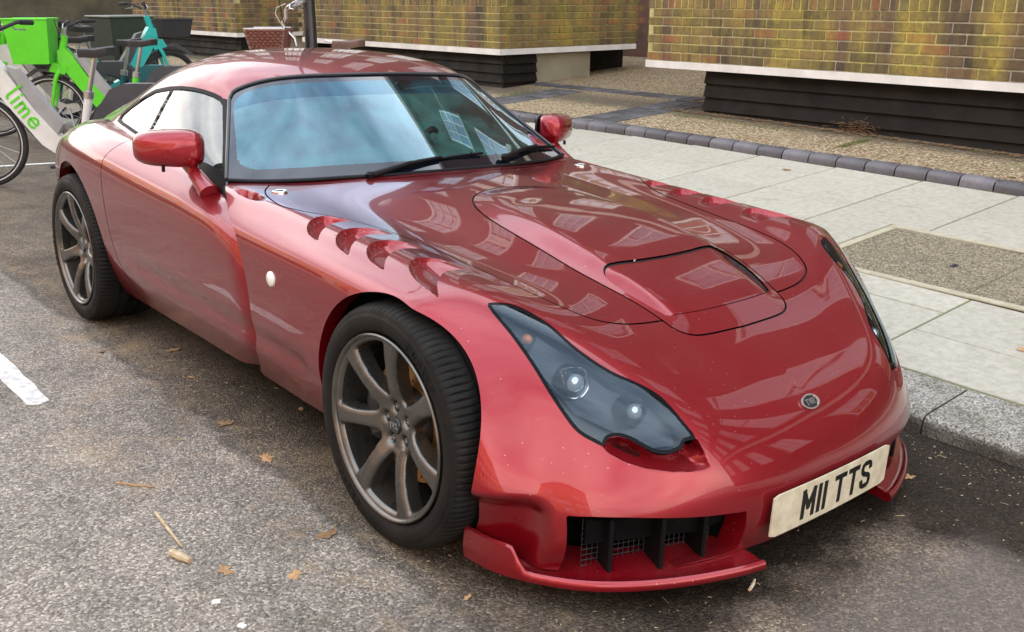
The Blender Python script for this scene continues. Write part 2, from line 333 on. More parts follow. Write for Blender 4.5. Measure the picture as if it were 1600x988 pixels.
# ---- pavement bed and slabs
def slab_mat(name, a, b_, speck=0.0):
    m, nt, b = newmat(name); P = geo_pos(nt); oi = nt.nodes.new('ShaderNodeObjectInfo')
    c = mixc(nt, a, b_, noise(nt, P, 2.6, 6)); c = mixc(nt, c, ramp(nt, oi.outputs['Random'], [(0, (.93, .93, .91)), (1, (1.06, 1.06, 1.04))]), 1.0, 'MULTIPLY')
    c = mixc(nt, c, ramp(nt, noise(nt, P, 26, 8, .7), [(.33, (.70, .69, .64)), (.6, (1.04, 1.03, 1.02))]), .75, 'MULTIPLY')
    c = mixc(nt, c, (.20, .185, .15), mathn(nt, 'MULTIPLY', maprange(nt, noise(nt, P, 5.2, 9, .75), .58, .70), .35))
    h = noise(nt, P, 120, 6)
    if speck:
        vor = _n(nt, 'ShaderNodeTexVoronoi', Scale=speck); nt.links.new(P, vor.inputs['Vector']); s = nt.nodes.new('ShaderNodeSeparateColor'); nt.links.new(vor.outputs['Color'], s.inputs[0])
        c = mixc(nt, c, ramp(nt, s.outputs[0], [(0, (.30, .28, .24)), (.5, (.9, .87, .80)), (1, (1.9, 1.85, 1.7))]), .9, 'MULTIPLY'); h = mathn(nt, 'SUBTRACT', h, vor.outputs['Distance'])
    nt.links.new(c, b.inputs['Base Color']); b.inputs['Roughness'].default_value = .86; bumpn(nt, b, h, .45 if not speck else .8, .003 if not speck else .006); return m
SLABM = slab_mat('paving_slab', (.48, .46, .395), (.40, .38, .315)); AGG = slab_mat('aggregate_slab', (.27, .24, .18), (.20, .175, .13), 150.); BORD = slab_mat('cement_band', (.50, .46, .35), (.42, .38, .28))
PAV = sheet('pavement', np.linspace(1.26, 4.3, 8), np.linspace(-3.4, 22, 60), lambda x, y: zp(x, y) - .006, mat('joint_mortar', (.16, .145, .085), .95, col2=(.15, .17, .05), scale=5))
def slab(x0, x1, y0, y1, m, name='paving_slab', th=.012, up=0.0, parent=PAV):
    cx_, cy_ = (x0 + x1) / 2, (y0 + y1) / 2; e = .0055; tz = random.uniform(-.0012, .0012) + up
    P = [(x0 + e, y0 + e), (x1 - e, y0 + e), (x1 - e, y1 - e), (x0 + e, y1 - e)]; Q = [(x0 + e + .003, y0 + e + .003), (x1 - e - .003, y0 + e + .003), (x1 - e - .003, y1 - e - .003), (x0 + e + .003, y1 - e - .003)]
    V_ = [(x, y, float(zp(x, y)) - .010) for x, y in P] + [(x, y, float(zp(x, y)) - .003 + tz) for x, y in P] + [(x, y, float(zp(x, y)) + tz) for x, y in Q]
    F_ = [(0, 1, 5, 4), (1, 2, 6, 5), (2, 3, 7, 6), (3, 0, 4, 7), (4, 5, 9, 8), (5, 6, 10, 9), (6, 7, 11, 10), (7, 4, 8, 11), (8, 9, 10, 11)]
    return raw(name, V_, F_, m, parent, False)
rows_y = [-3.16, -2.54, -1.92, -1.30, -.68, -.06, .60, 1.205, 1.83, 2.45, 3.07, 3.69, 4.31, 4.93, 5.55, 6.17, 6.8, 7.4, 8.0, 8.6, 9.2, 9.9]
PX0, PX1, PY1 = 2.21, 2.98, .755
patt = [[1.275, 1.92, 2.70, 3.45, 4.02], [1.275, 2.06, 2.80, 3.30, 4.02], [1.275, 1.80, 2.52, 3.28, 4.02]]
for k in range(len(rows_y) - 1):
    y0, y1 = rows_y[k], rows_y[k + 1]; xs_ = patt[k % 3][:]; xe = 4.13 - .036 * y0
    xs_[-1] = xe
    if y0 < PY1 - .02:
        lo, hi = PX0 - .055, PX1 + .055
        spans = [(1.275, 1.92), (1.92, lo)] if k % 2 else [(1.275, 1.66), (1.66, lo)]
        spans += [(hi, 3.45), (3.45, xe)]
        for (a, b) in spans: slab(a, b, y0, min(y1, 99), SLABM)
        if y1 > PY1: slab(lo, hi, PY1 + .055, y1, SLABM)
    else:
        for a, b in zip(xs_[:-1], xs_[1:]): slab(a, b, y0, y1, SLABM)
for (a, b) in ((-3.16, -2.2), (-2.2, -1.1), (-1.1, -.01), (-.01, PY1)): slab(PX0, PX1, a, b, AGG, 'aggregate_panel', up=-.001)
slab(PX0 - .055, PX0, -3.16, PY1 + .055, BORD, 'cement_band'); slab(PX1, PX1 + .055, -3.16, PY1 + .055, BORD, 'cement_band'); slab(PX0, PX1, PY1, PY1 + .055, BORD, 'cement_band')
slab(2.52, 2.585, .20, .235, mat('iron_cover', (.05, .05, .055), .5, .6), 'stopcock_cover', up=.002)
# ---- bullnose edging bricks
EDG = bpy.data.objects.new('edging', None); COL.objects.link(EDG); tag(EDG, kind='structure')
EDM = mat('edging_brick', (.135, .125, .135), .5, col2=(.075, .072, .082), scale=7, detail=8, bump=.4, bscale=90, obj_rand=.35, rvar=.15)
prof = [(0, -.06), (0, .028), (.006, .045), (.020, .058), (.040, .064), (.105, .066), (.105, -.06)]; k = len(prof)
V_ = [(x, y, z) for y in (.004, .012, .203, .211) for x, z in prof]; V_ = [((x * .97 + .0015 if y in (.004, .211) else x), y, (z - .003 if (y in (.004, .211) and z > 0) else z)) for x, y, z in V_]
F_ = [(i * k + j, (i + 1) * k + j, (i + 1) * k + j + 1, i * k + j + 1) for i in range(3) for j in range(k - 1)] + [tuple(range(k))[::-1], tuple(3 * k + j for j in range(k))]
e0 = raw('edging_brick', V_, [f[::-1] for f in F_], EDM, EDG, True, autosmooth=35); first = True
for i in range(60):
    y = -1.4 + i * .2165; x = 4.158 - .036 * y; o = e0 if first else e0.copy()
    if not first: COL.objects.link(o); o.parent = EDG
    first = False; o.location = (x, y, float(zp(x, y))); o.rotation_euler = (math.atan(.02) + random.uniform(-.012, .012), random.uniform(-.02, .02), .036)
# ---- planting beds of exposed aggregate
def zb(x, y): return zp(x, y) + .052
def gravel():
    m, nt, b = newmat('exposed_aggregate'); P = geo_pos(nt); vor = _n(nt, 'ShaderNodeTexVoronoi', Scale=62); nt.links.new(P, vor.inputs['Vector']); s = nt.nodes.new('ShaderNodeSeparateColor'); nt.links.new(vor.outputs['Color'], s.inputs[0])
    c = ramp(nt, s.outputs[0], [(0, (.16, .10, .05)), (.35, (.36, .26, .14)), (.7, (.52, .41, .25)), (1, (.68, .60, .44))])
    c = mixc(nt, c, ramp(nt, vor.outputs['Distance'], [(.0, (1.1, 1.1, 1.1)), (.75, (.45, .42, .35))]), .9, 'MULTIPLY')
    sv = nt.nodes.new('ShaderNodeSeparateXYZ'); nt.links.new(P, sv.inputs[0]); soil = maprange(nt, mathn(nt, 'ADD', sv.outputs['X'], mathn(nt, 'MULTIPLY', mathn(nt, 'SUBTRACT', noise(nt, P, 3, 6), .5), .35)), 4.72, 4.98)
    soil = mathn(nt, 'MULTIPLY', soil, maprange(nt, sv.outputs['X'], 5.6, 5.2, .25, 1))
    c = mixc(nt, c, (.075, .058, .038), mathn(nt, 'MULTIPLY', soil, .85)); mo = mathn(nt, 'MULTIPLY', maprange(nt, noise(nt, P, 2.4, 8, .7), .54, .66), mathn(nt, 'MULTIPLY', maprange(nt, sv.outputs['X'], 4.45, 4.8), maprange(nt, sv.outputs['X'], 5.4, 5.1))); c = mixc(nt, c, (.10, .14, .025), mathn(nt, 'MULTIPLY', mo, .8))
    nt.links.new(c, b.inputs['Base Color']); b.inputs['Roughness'].default_value = .8; bumpn(nt, b, mathn(nt, 'MULTIPLY', vor.outputs['Distance'], -1), .9, .012); return m
BED = sheet('planting_bed', np.linspace(4.15, 9.0, 10), np.linspace(-3, 24, 40), zb, gravel())
STRB = mat('dark_paving_brick', (.085, .082, .088), .62, col2=(.045, .044, .045), scale=6, detail=7, bump=.4, bscale=80, obj_rand=.4)
g = MB(); g.box((0, 0, 0), (.102, .215, .012), None, .004); pb = g.build('paving_brick', STRB, BED, smooth=False); first = True
def pbrick(x, y, rz):
    global first
    o = pb if first else pb.copy()
    if not first: COL.objects.link(o); o.parent = BED
    first = False; o.location = (x, y, float(zb(x, y)) + .002); o.rotation_euler = (math.atan(.02) * (rz == 0), -math.atan(.05) * (rz == 0) - math.atan(.05) * 0, rz); return o
for yb in (4.28, 5.98, 10.62, 12.4):
    for i in range(13):
        for j in range(2 if yb < 6 else 3):
            x = 4.22 - .036 * yb + .055 + i * .1125 + .36 * 0; y = yb + (j - .5) * .222 + .02 * i * 0
            if x < 5.6: pbrick(x, y, 0.0)
for i in range(11): 
    for j in range(2): pbrick(5.62 + j * .1125, 4.45 + i * .222, 0.0)
# ---- brick bays with white fascia over a dark boarded plinth
def brick_mat():
    m, nt, b = newmat('mossy_brick'); P = geo_pos(nt); oi = nt.nodes.new('ShaderNodeObjectInfo')
    c = ramp(nt, oi.outputs['Random'], [(0, (.060, .048, .038)), (.3, (.098, .072, .050)), (.6, (.135, .098, .062)), (.88, (.155, .098, .060)), (.96, (.20, .085, .052)), (1, (.070, .062, .060))])
    c = mixc(nt, c, ramp(nt, noise(nt, P, 34, 8, .7), [(.3, (.62, .60, .58)), (.7, (1.28, 1.24, 1.18))]), .85, 'MULTIPLY')
    st = noise(nt, P, 1, 6, .62, (4.2, 4.2, .42)); fine = noise(nt, P, 24, 7, .75)
    al = mathn(nt, 'MULTIPLY', maprange(nt, st, .42, .64), maprange(nt, fine, .28, .62, .3, 1.0)); c = mixc(nt, c, ramp(nt, noise(nt, P, 6, 4), [(.35, (.24, .235, .06)), (.65, (.46, .37, .06))]), mathn(nt, 'MULTIPLY', al, .62))
    c = mixc(nt, c, (1.1, 1.05, .88), 1.0, 'MULTIPLY'); bl = maprange(nt, noise(nt, P, 1, 5, .6, (3.1, 3.1, .5)), .56, .68); c = mixc(nt, c, (.018, .017, .018), mathn(nt, 'MULTIPLY', bl, .75))
    nt.links.new(c, b.inputs['Base Color']); b.inputs['Roughness'].default_value = .85; bumpn(nt, b, fine, .6, .006); return m
def mortar_mat():
    m, nt, b = newmat('algae_mortar'); P = geo_pos(nt); st = noise(nt, P, 1, 6, .62, (4.2, 4.2, .42))
    c = ramp(nt, st, [(.40, (.34, .31, .24)), (.60, (.50, .45, .14))]); c = mixc(nt, c, ramp(nt, noise(nt, P, 30, 6), [(.3, (.6, .6, .6)), (.7, (1.2, 1.2, 1.2))]), .8, 'MULTIPLY'); nt.links.new(c, b.inputs['Base Color']); b.inputs['Roughness'].default_value = .9; return m
BRM, MOR = brick_mat(), mortar_mat()
WHITEM = mat('white_fascia', (.74, .73, .70), .6, col2=(.60, .59, .56), scale=5, detail=8, bump=.05)
BOARD = mat('dark_board', (.0075, .007, .0062), .6, col2=(.014, .012, .009), scale=4, detail=7, bump=.2, bscale=30, rvar=.12, spec=.18)
PANEL = mat('cream_panel', (.34, .31, .225), .7, col2=(.27, .245, .175), scale=3, detail=8)
XB = 4.985; ZT, ZB_, CH = 1.36, .735, .0765
g = MB(); g.box((0, 0, 0), (.102, .214, .0645), None, .0035); BRK = g.build('brick', BRM, None, smooth=False); BRK_FREE = [True]
g = MB(); g.box((0, 0, 0), (.102, .102, .0645), None, .0035); HDR = g.build('brick', BRM, None, smooth=False); HDR_FREE = [True]
def put(src, free, parent, loc, rot):
    o = src if free[0] else src.copy()
    if not free[0]: COL.objects.link(o)
    free[0] = False; o.parent = parent; o.location = loc; o.rotation_euler = rot; return o
def face_front(root, y0, y1, xf, zb0, n, vis):
    """stretcher face looking along -x, courses laid from the fascia up; soldier course on top"""
    for c in range(n):
        y = y0 + .006 + (0 if c % 2 else -.1125); z = zb0 + (c + .5) * CH
        while y < y1 - .02:
            a, b = max(y, y0 + .004), min(y + .2145, y1 - .004); L = b - a
            hd = L < .15
            if L > .06 and vis((a + b) / 2): o = put(*((HDR, HDR_FREE) if hd else (BRK, BRK_FREE)), root, (xf + .051 + random.uniform(-.0025, .002), (a + b) / 2, z), (random.uniform(-.006, .006), 0, random.uniform(-.008, .008))); o.scale = (1, L / (.102 if hd else .214), 1)
            y += .2245
    z = zb0 + n * CH + .1075; y = y0 + .04
    while y < y1:
        if vis(y): put(BRK, BRK_FREE, root, (xf + .051 + random.uniform(-.003, .002), y, z), (RAD(90) + random.uniform(-.015, .015), 0, 0))
        y += .0765
def bay(y0, y1, xf, label, vis_front, side_to=None, vis_side=None, far_=False):
    root = empty('brick_bay', (0, 0, 0), (0, 0, 0), label, 'wall', 'brick bays along the pavement')
    n = 6; zt = ZB_ + .065; top = zt + n * CH + .215; depth = 2.2
    g = MB(); g.box((xf + .006 + depth / 2, (y0 + y1) / 2, (zt + top - .01) / 2), (depth, y1 - y0 - .016, top - .012 - zt)); g.build('mortar', MOR, root, smooth=False)
    g = MB(); g.box((xf + depth / 2, (y0 + y1) / 2, ZB_ + .0325), (depth + .012, y1 - y0 + .012, .063)); g.build('fascia', WHITEM, root, smooth=False)
    face_front(root, y0, y1, xf, zt, n, vis_front)
    if vis_side:
        for c in range(n + 3):
            x = xf + .006 + (0 if c % 2 == 0 else -.1125); z = zt + (c + .5) * CH
            while x < side_to:
                a, b = max(x, xf + .105 if c % 2 == 0 else xf + .004), x + .2145; L = b - a
                if L > .06: o = put(*((HDR, HDR_FREE) if L < .15 else (BRK, BRK_FREE)), root, ((a + b) / 2, y0 + .047 + random.uniform(-.0025, .002), z), (0, random.uniform(-.006, .006), RAD(90))); o.scale = (1, L / (.102 if L < .15 else .214), 1)
                x += .2245
    # plinth boards, each lapped over the one below, leaning out at the top
    zg = float(zb(xf + .1, (y0 + y1) / 2)) - .05; h = ZB_ - zg; nb = 4
    for i in range(nb):
        z0_ = zg + h * i / nb; z1_ = zg + h * (i + 1) / nb + .02; ya, yb_ = y0 + .62 * (vis_side is None), y1 - .62
        if vis_side: ya = y0 + .03
        g = MB(); xo = xf + .085; V_ = [(xo + .0, ya, z0_), (xo + .035, ya, z1_), (xo + .06, ya, z1_), (xo + .03, ya, z0_)]; V_ = V_ + [(x, yb_, z) for x, _, z in V_]
        g.add(V_, [(0, 1, 2, 3), (4, 7, 6, 5), (0, 4, 5, 1), (1, 5, 6, 2), (2, 6, 7, 3), (3, 7, 4, 0)]); g.build('plinth_board', BOARD, root, smooth=False)
        if vis_side:
            g = MB(); V_ = [(xo, y0 + .03, z0_), (xo, y0 + .065, z1_), (xo, y0 + .09, z1_), (xo, y0 + .06, z0_)]; V_ = V_ + [(xo + .50, y, z) for _, y, z in V_]; g.add(V_, [(0, 3, 2, 1), (4, 5, 6, 7), (0, 1, 5, 4), (1, 2, 6, 5), (2, 3, 7, 6), (3, 0, 4, 7)]); g.build('plinth_board', BOARD, root, smooth=False)
    g = MB(); g.box((xf + 1.3, (y0 + y1) / 2, (zg + ZB_) / 2 - .1), (2.2, y1 - y0 - 1.4 if not vis_side else y1 - y0 - .8, h + .19)); g.build('plinth_core', BOARD, root, smooth=False)
    if vis_side:
        g = MB(); g.box((xf + 1.04, y0 + .10, (zg + ZB_) / 2 - .005), (.90, .03, h - .012)); g.build('plinth_panel', PANEL, root, smooth=False)
    return root
bay(-1.9, 4.45, XB, 'long brick bay with yellow algae and open louvred end, beside the pavement panel', lambda y: True)
bay(6.75, 11.2, XB + .14, 'brick bay with cream panel and boarded corner, behind the wing mirror', lambda y: True, XB + 2.3, True)
bay(13.35, 17.8, XB + .14, 'brick bay furthest along, behind the bicycle with the basket', lambda y: True, XB + 1.2, True)
# back wall between the bays and the tall block behind, with sash windows
HB = mat('block_brick', (.105, .050, .032), .85, col2=(.065, .034, .024), scale=5, detail=8, bump=.3, bscale=50); FRM = mat('sash_white', (.78, .77, .74), .5, var=.05); PANE = mat('window_glass_sky', (.34, .36, .39), .05, .9); RENDER_ = mat('stone_trim', (.55, .52, .45), .8, var=.1)
def window_tree(parent, loc, w_, h_, rz):
    root = bpy.data.objects.new('window', None); COL.objects.link(root); root.parent = parent; root.location = loc; root.rotation_euler = (0, 0, rz)
    g = MB(); t = .07
    g.box((0, 0, h_ / 2 - t / 2), (.10, w_, t)); g.box((0, 0, -h_ / 2 + t / 2), (.10, w_, t)); g.box((0, w_ / 2 - t / 2, 0), (.10, t, h_ - 2 * t)); g.box((0, -w_ / 2 + t / 2, 0), (.10, t, h_ - 2 * t)); g.box((-.01, 0, 0), (.08, w_ - 2 * t, .06))
    for u in (-1, 1): g.box((-.012, u * w_ / 6, 0), (.05, .035, h_ - 2 * t - .001))
    g.build('frame', FRM, root, smooth=False)
    g = MB(); g.box((.0, 0, 0), (.012, w_ - t, h_ - t)); g.build('pane', PANE, root, smooth=False)
    g = MB(); g.box((-.06, 0, -h_ / 2 - .06), (.2, w_ + .16, .10)); g.build('sill', RENDER_, root, smooth=False)
    return root
def block(name, label, x, y0, y1, ht, floors, step, rz, matw, off, trim=True, ww=1.15, wh=1.75, cat='building', group=None, z0=-.3):
    root = empty(name, (x, (y0 + y1) / 2, z0), (0, 0, rz), label, cat, group); L = y1 - y0
    g = MB(); g.box((4.0, 0, ht / 2), (8.0, L, ht)); g.build('wall', matw, root, smooth=False)
    g = MB(); g.box((3.9, 0, ht + .15), (8.3, L + .1, .3)); g.build('parapet', RENDER_, root, smooth=False)
    if trim:
        g = MB(); g.box((-.04, 0, off + 1.5), (.2, L, .25)); g.build('string_course', RENDER_, root, smooth=False)
    w0 = None
    for f in floors:
        n = int(L / step)
        for i in range(n):
            p = (-.02, -L / 2 + (i + .5) * L / n, f)
            if w0 is None: w0 = window_tree(root, p, ww, wh, 0)
            else: c = copy_tree(w0, root); c.location = p
    return root
block('apartment_block', 'tall brick block with white sash windows behind the brick bays', 8.6, -16, 34, 12.6, (3.3, 6.2, 9.1), 2.5, 0, HB, 3.3)
YB_ = mat('terrace_yellow_brick', (.42, .24, .10), .85, col2=(.32, .17, .07), scale=4, detail=7); RB_ = mat('terrace_red_brick', (.36, .12, .05), .85, col2=(.26, .08, .04), scale=4, detail=7)
for i, (a, b, h_, mm, lab) in enumerate([(-24, -12, 9.5, YB_, 'yellow brick terrace house across the road, far behind the camera'), (-12, 0, 10.2, RB_, 'red brick terrace house across the road beside the camera'), (0, 12, 9.2, YB_, 'yellow brick terrace house across the road opposite the bicycles'), (12, 26, 10.4, RB_, 'red brick terrace house across the road past the bicycles'), (26, 44, 9.6, YB_, 'yellow brick terrace house at the far end across the road')]):
    block('terrace_house', lab, -17.5, a, b, h_ + 1.6, (1.9, 4.9, 8.0), 2.4, math.pi, mm, 3.2, group='terrace houses across the road')
sheet('far_pavement', [-18, -12, -8.18], list(np.arange(-60, 90, 6)), lambda x, y: TANP * -1.0 + .12 + .02 * np.clip(y - 2.8, 0, 2.0), SLABM)
g = MB(); g.box((-3.8, 26, 1.2), (25, .6, 3.2)); o = g.build('boundary_wall', mat('old_stone_wall', (.13, .115, .075), .9, col2=(.07, .065, .045), scale=2.2, detail=9, bump=.5, bscale=9), None, smooth=False); tag(o, 'dark mossy stone wall closing the street beyond the bicycles', 'wall')
# ================================================================ litter, leaves, twigs on the road
LEAFM = mat('dry_leaf', (.40, .24, .11), .8, col2=(.27, .15, .07), scale=40, obj_rand=.35); STRAW = mat('straw', (.42, .33, .19), .8, col2=(.20, .13, .075), scale=11); WOODM = mat('twig_wood', (.52, .42, .27), .75, col2=(.36, .26, .15), scale=40)
def leaf_mesh(s, curl=.10, n=9):
    P = []; R_ = [1, .75, .9, .6, .8, .7, .95, .55, .85, .8]; V_ = [(0, 0, s * .05)]
    for k in range(20):
        a = 2 * math.pi * k / 20; r_ = s * (R_[k // 2 % 10] if k % 2 == 0 else R_[k // 2 % 10] * .82) * random.uniform(.7, 1.15); V_.append((r_ * math.cos(a), r_ * .75 * math.sin(a), s * curl * (r_ / s) ** 2 * random.uniform(.2, 1.2)))
    return V_, [(0, k + 1, (k + 1) % 20 + 1) for k in range(20)]
def surf_z(x, y):
    if x < .95: return float(zr(x, y))
    if x < 4.16: return float(zp(x, y))
    return float(zb(x, y))
def leaf(x, y, s, label, up=.003):
    V_, F_ = leaf_mesh(s); o = raw('fallen_leaf', V_, F_, LEAFM, None, False); o.location = (x, y, surf_z(x, y) + up); o.rotation_euler = (random.uniform(-.15, .15), random.uniform(-.15, .15), random.uniform(0, 6)); tag(o, label, 'leaf', 'fallen leaves'); return o
q = wplane(1230, 262, (3.6, 1, zp(3.6, 1.9)), (-.05, -.02, 1)); leaf(q[0], q[1], .045, 'pale dry leaf lying alone on the paving slabs near the edging')
q = wplane(1596, 547, (1.9, -.3, zp(1.9, -.3)), (-.05, -.02, 1)); leaf(q[0], q[1], .03, 'orange leaf on the paving slab near the kerb')
q = wplane(1372, 194, (4.9, 2.3, zb(4.9, 2.3)), (-.05, -.02, 1)); leaf(q[0], q[1], .075, 'large orange leaf against the boarded plinth on the soil')
q = wplane(1583, 278, (4.4, .8, zb(4.4, .8)), (-.05, -.02, 1)); leaf(q[0], q[1], .05, 'dry brown leaf on the gravel bed by the edging')
q = wplane(1418, 747, (.55, -.62, zr(.55, -.62)), (TANP, 0, 1)); leaf(q[0], q[1], .026, 'small reddish leaf by the far tip of the splitter')
for (u, v, s, lab) in ((270, 548, .040, 'tan leaf scrap on the asphalt between the rear wheel and the door'), (160, 550, .028, 'small tan leaf scrap on the asphalt just ahead of the rear tyre'), (355, 662, .040, 'broad brown leaf scrap on the seam below the door edge'), (416, 716, .038, 'brown leaf scrap on the seam behind the front tyre'), (300, 590, .020, 'tiny tan leaf scrap below the middle of the door'), (470, 640, .018, 'tiny leaf scrap under the sill behind the front wheel'), (512, 836, .040, 'brown leaf scrap pressed against the front tyre'), (352, 893, .032, 'pale leaf scrap beyond the wood chip'), (460, 900, .028, 'pale leaf scrap in front of the front tyre'), (730, 935, .014, 'small reddish leaf scrap below the splitter end')):
    q = wplane(u, v, (-.9, 1, zr(-.9, 1)), (TANP, 0, 1)); leaf(q[0], q[1], s, lab, .002)
def rod(name, a, b, r, m, label, cat):
    A, B = [wplane(*k, (-1, .5, zr(-1, .5)), (TANP, 0, 1)) for k in (a, b)]; up = np.array((0, 0, r * .9)); mid = (A + B) / 2 + (random.uniform(-.004, .004), 0, 0)
    g = MB(); g.tube([A + up, mid + up, B + up], [r, r * 1.05, r * .7], 8); o = g.build(name, m, None); tag(o, label, cat); return o
rod('wood_splinter', (243, 803), (285, 857), .0045, WOODM, 'long pale wood splinter lying on the asphalt', 'twig')
rod('wood_chip', (268, 868), (298, 882), .010, WOODM, 'short thick wood chip beside the long splinter', 'wood chip')
rod('dark_twig', (182, 756), (240, 762), .003, LEAFM, 'thin brown twig lying near the white bay line', 'twig')
o = rod('cigarette_butt', (1171, 924), (1179, 908), .0042, mat('butt_paper', (.70, .62, .48), .8, col2=(.55, .35, .14), scale=60), 'cigarette butt on the dark asphalt in front of the splitter', 'cigarette butt')
for (u, v, lab) in ((338, 942, 'tiny square white paper scrap on the asphalt beyond the wood chip'), (378, 980, 'tiny white paper scrap furthest from the wood chip')):
    q = wplane(u, v, (-1.3, 0, zr(-1.3, 0)), (TANP, 0, 1)); g = MB(); g.box((0, 0, 0), (.012, .018, .004), Matrix.Rotation(random.uniform(0, 3), 3, 'Z')); o = g.build('paper_scrap', mat('paper_white', (.75, .75, .73), .7), None, smooth=False); o.location = (q[0], q[1], q[2] + .003); tag(o, lab, 'paper', 'paper scraps')
# fine litter too small to pick apart: straw, grit, leaf crumbs, one mass
g = MB(); rs = np.random.default_rng(3)
def crumb(x, y, l, w_, z, a): c, s = math.cos(a), math.sin(a); g.add([(x - l * c - w_ * s, y - l * s + w_ * c, z), (x + l * c - w_ * s, y + l * s + w_ * c, z), (x + l * c + w_ * s, y + l * s - w_ * c, z + rs.uniform(0, .002)), (x - l * c + w_ * s, y - l * s - w_ * c, z + rs.uniform(0, .002))], [(0, 1, 2, 3)])
for k in range(3400):
    t = rs.random()
    if t < .45: x, y = -.92 + rs.normal(0, .14), rs.uniform(-.2, 2.6)
    elif t < .62: x, y = rs.uniform(-2.2, -.6), rs.uniform(-1.2, 2.5)
    elif t < .80: x, y = .90 - abs(rs.normal(0, .10)), rs.uniform(-1.8, 0)
    else: x, y = rs.uniform(-.9, .85), rs.uniform(-1.5, -.5)
    crumb(x, y, (rs.uniform(.001, .005) if rs.random() < .93 else rs.uniform(.006, .016)), rs.uniform(.0005, .0016), surf_z(x, y) + .0025, rs.uniform(0, 6.3))
o = g.build('road_litter', STRAW, None, smooth=False); tag(o, 'fine straw and leaf crumbs scattered over the asphalt', 'litter', kind='stuff')
g = MB()
for k in range(900):
    y = rs.uniform(.3, 4.2); x = 5.02 - abs(rs.normal(0, .05)); crumb(x, y, rs.uniform(.004, .02), rs.uniform(.003, .009), surf_z(x, y) + .004 + rs.uniform(0, .012), rs.uniform(0, 6.3))
for k in range(420):
    y = 2.26 + rs.normal(0, .09); x = 5.045 + rs.uniform(-.015, .01); crumb(x, y, rs.uniform(.006, .025), rs.uniform(.001, .003), surf_z(x, y) + abs(rs.normal(.04, .03)), rs.uniform(0, 6.3))
o = g.build('leaf_litter', LEAFM, None, smooth=False); tag(o, 'orange leaf litter blown along the foot of the boards', 'litter', kind='stuff')
# moss along slab joints and at the bed
MOSS = mat('moss', (.10, .155, .025), .95, col2=(.17, .19, .03), scale=30); g = MB()
def blade(x, y, h, z): a = rs.uniform(0, 6.3); d = rs.uniform(0, h * .7); w_ = h * .10; g.add([(x - w_, y, z), (x + w_, y, z), (x + d * math.cos(a), y + d * math.sin(a), z + h)], [(0, 1, 2)])
for k in range(2600):
    t = rs.random()
    if t < .25: x, y, h = 4.45 + rs.normal(0, .05) + rs.uniform(0, .4), 2.05 + rs.normal(0, .02), rs.uniform(.006, .022)
    elif t < .55: x, y, h = 4.80 + rs.normal(0, .035), rs.uniform(2.6, 3.9), rs.uniform(.005, .02)
    elif t < .75: x, y, h = 1.272 + rs.normal(0, .008), rs.uniform(-1.4, .2), rs.uniform(.002, .006)
    elif t < .9: x, y, h = 4.9 + rs.normal(0, .12), 6.15 + rs.normal(0, .1), rs.uniform(.01, .03)
    else: x, y, h = 1.04 + rs.uniform(0, .25), -.36 + rs.normal(0, .006), rs.uniform(.002, .006)
    blade(x, y, h, surf_z(x, y))
o = g.build('moss_growth', MOSS, None, smooth=False); tag(o, 'green moss and grass tufts in the joints of the pavement', 'moss', kind='stuff')
# ================================================================ the sports car: shell surface
def cspline_ctrl(P):
    """control points of the clamped uniform cubic B-spline that passes through P along axis 0"""
    n = P.shape[0]; A = np.zeros((n, n)); 
    for i in range(n):
        if i in (0, n - 1): A[i, i] = 1
        else: A[i, i - 1] = 1 / 6; A[i, i] = 4 / 6; A[i, i + 1] = 1 / 6
    return np.linalg.solve(A, P.reshape(n, -1)).reshape(P.shape)
def bs_basis(n, t):
    """rows of weights for parameters t in [0,n-1]; phantom end points by reflection"""
    B = np.zeros((len(t), n)); i = np.clip(np.floor(t).astype(int), 0, n - 2); f = t - i
    w = [(1 - f) ** 3 / 6, (3 * f ** 3 - 6 * f ** 2 + 4) / 6, (-3 * f ** 3 + 3 * f ** 2 + 3 * f + 1) / 6, f ** 3 / 6]
    for k, off in enumerate((-1, 0, 1, 2)):
        j = i + off
        for r in range(len(t)):
            jj = j[r]
            if jj < 0: B[r, 0] += 2 * w[k][r]; B[r, 1] -= w[k][r]
            elif jj > n - 1: B[r, n - 1] += 2 * w[k][r]; B[r, n - 2] -= w[k][r]
            else: B[r, jj] += w[k][r]
    return B
def surf(grid, tu, tv, soft=0.0):
    P = np.array(grid, float); C = cspline_ctrl(P); C = np.swapaxes(cspline_ctrl(np.swapaxes(C, 0, 1)), 0, 1)
    C = C * (1 - soft) + P * soft
    return np.einsum('ui,ijk,vj->uvk', bs_basis(P.shape[0], tu), C, bs_basis(P.shape[1], tv))
def dens(n, per, spans=None):
    """parameter samples, per[i] samples in span i"""
    out = []
    for i in range(n - 1):
        k = per[i] if hasattr(per, '__len__') else per
        out += [i + j / k for j in range(k)]
    return np.array(out + [n - 1.0])
def front_row(pts, z, back):
    return [(a, y, zz) for (a, y), zz in zip(pts, z)] + back
BODY = []
def frow(cols, side):      # cols: nine (a,y,z) from the centre to the flank, side: three more behind it, all swallowed by the arch opening
    BODY.append(cols + side)
frow([(0,-.690,.090),(.17,-.688,.090),(.33,-.668,.090),(.47,-.632,.090),(.58,-.580,.090),(.67,-.515,.090),(.74,-.445,.090),(.79,-.385,.092),(.825,-.335,.095)],[(.84,-.27,.095),(.85,-.2,.095),(.85,-.12,.095)])
frow([(0,-.708,.160),(.17,-.706,.160),(.33,-.688,.160),(.47,-.655,.160),(.59,-.603,.160),(.685,-.535,.160),(.755,-.460,.160),(.805,-.390,.160),(.838,-.335,.160)],[(.855,-.27,.16),(.86,-.2,.16),(.86,-.12,.16)])
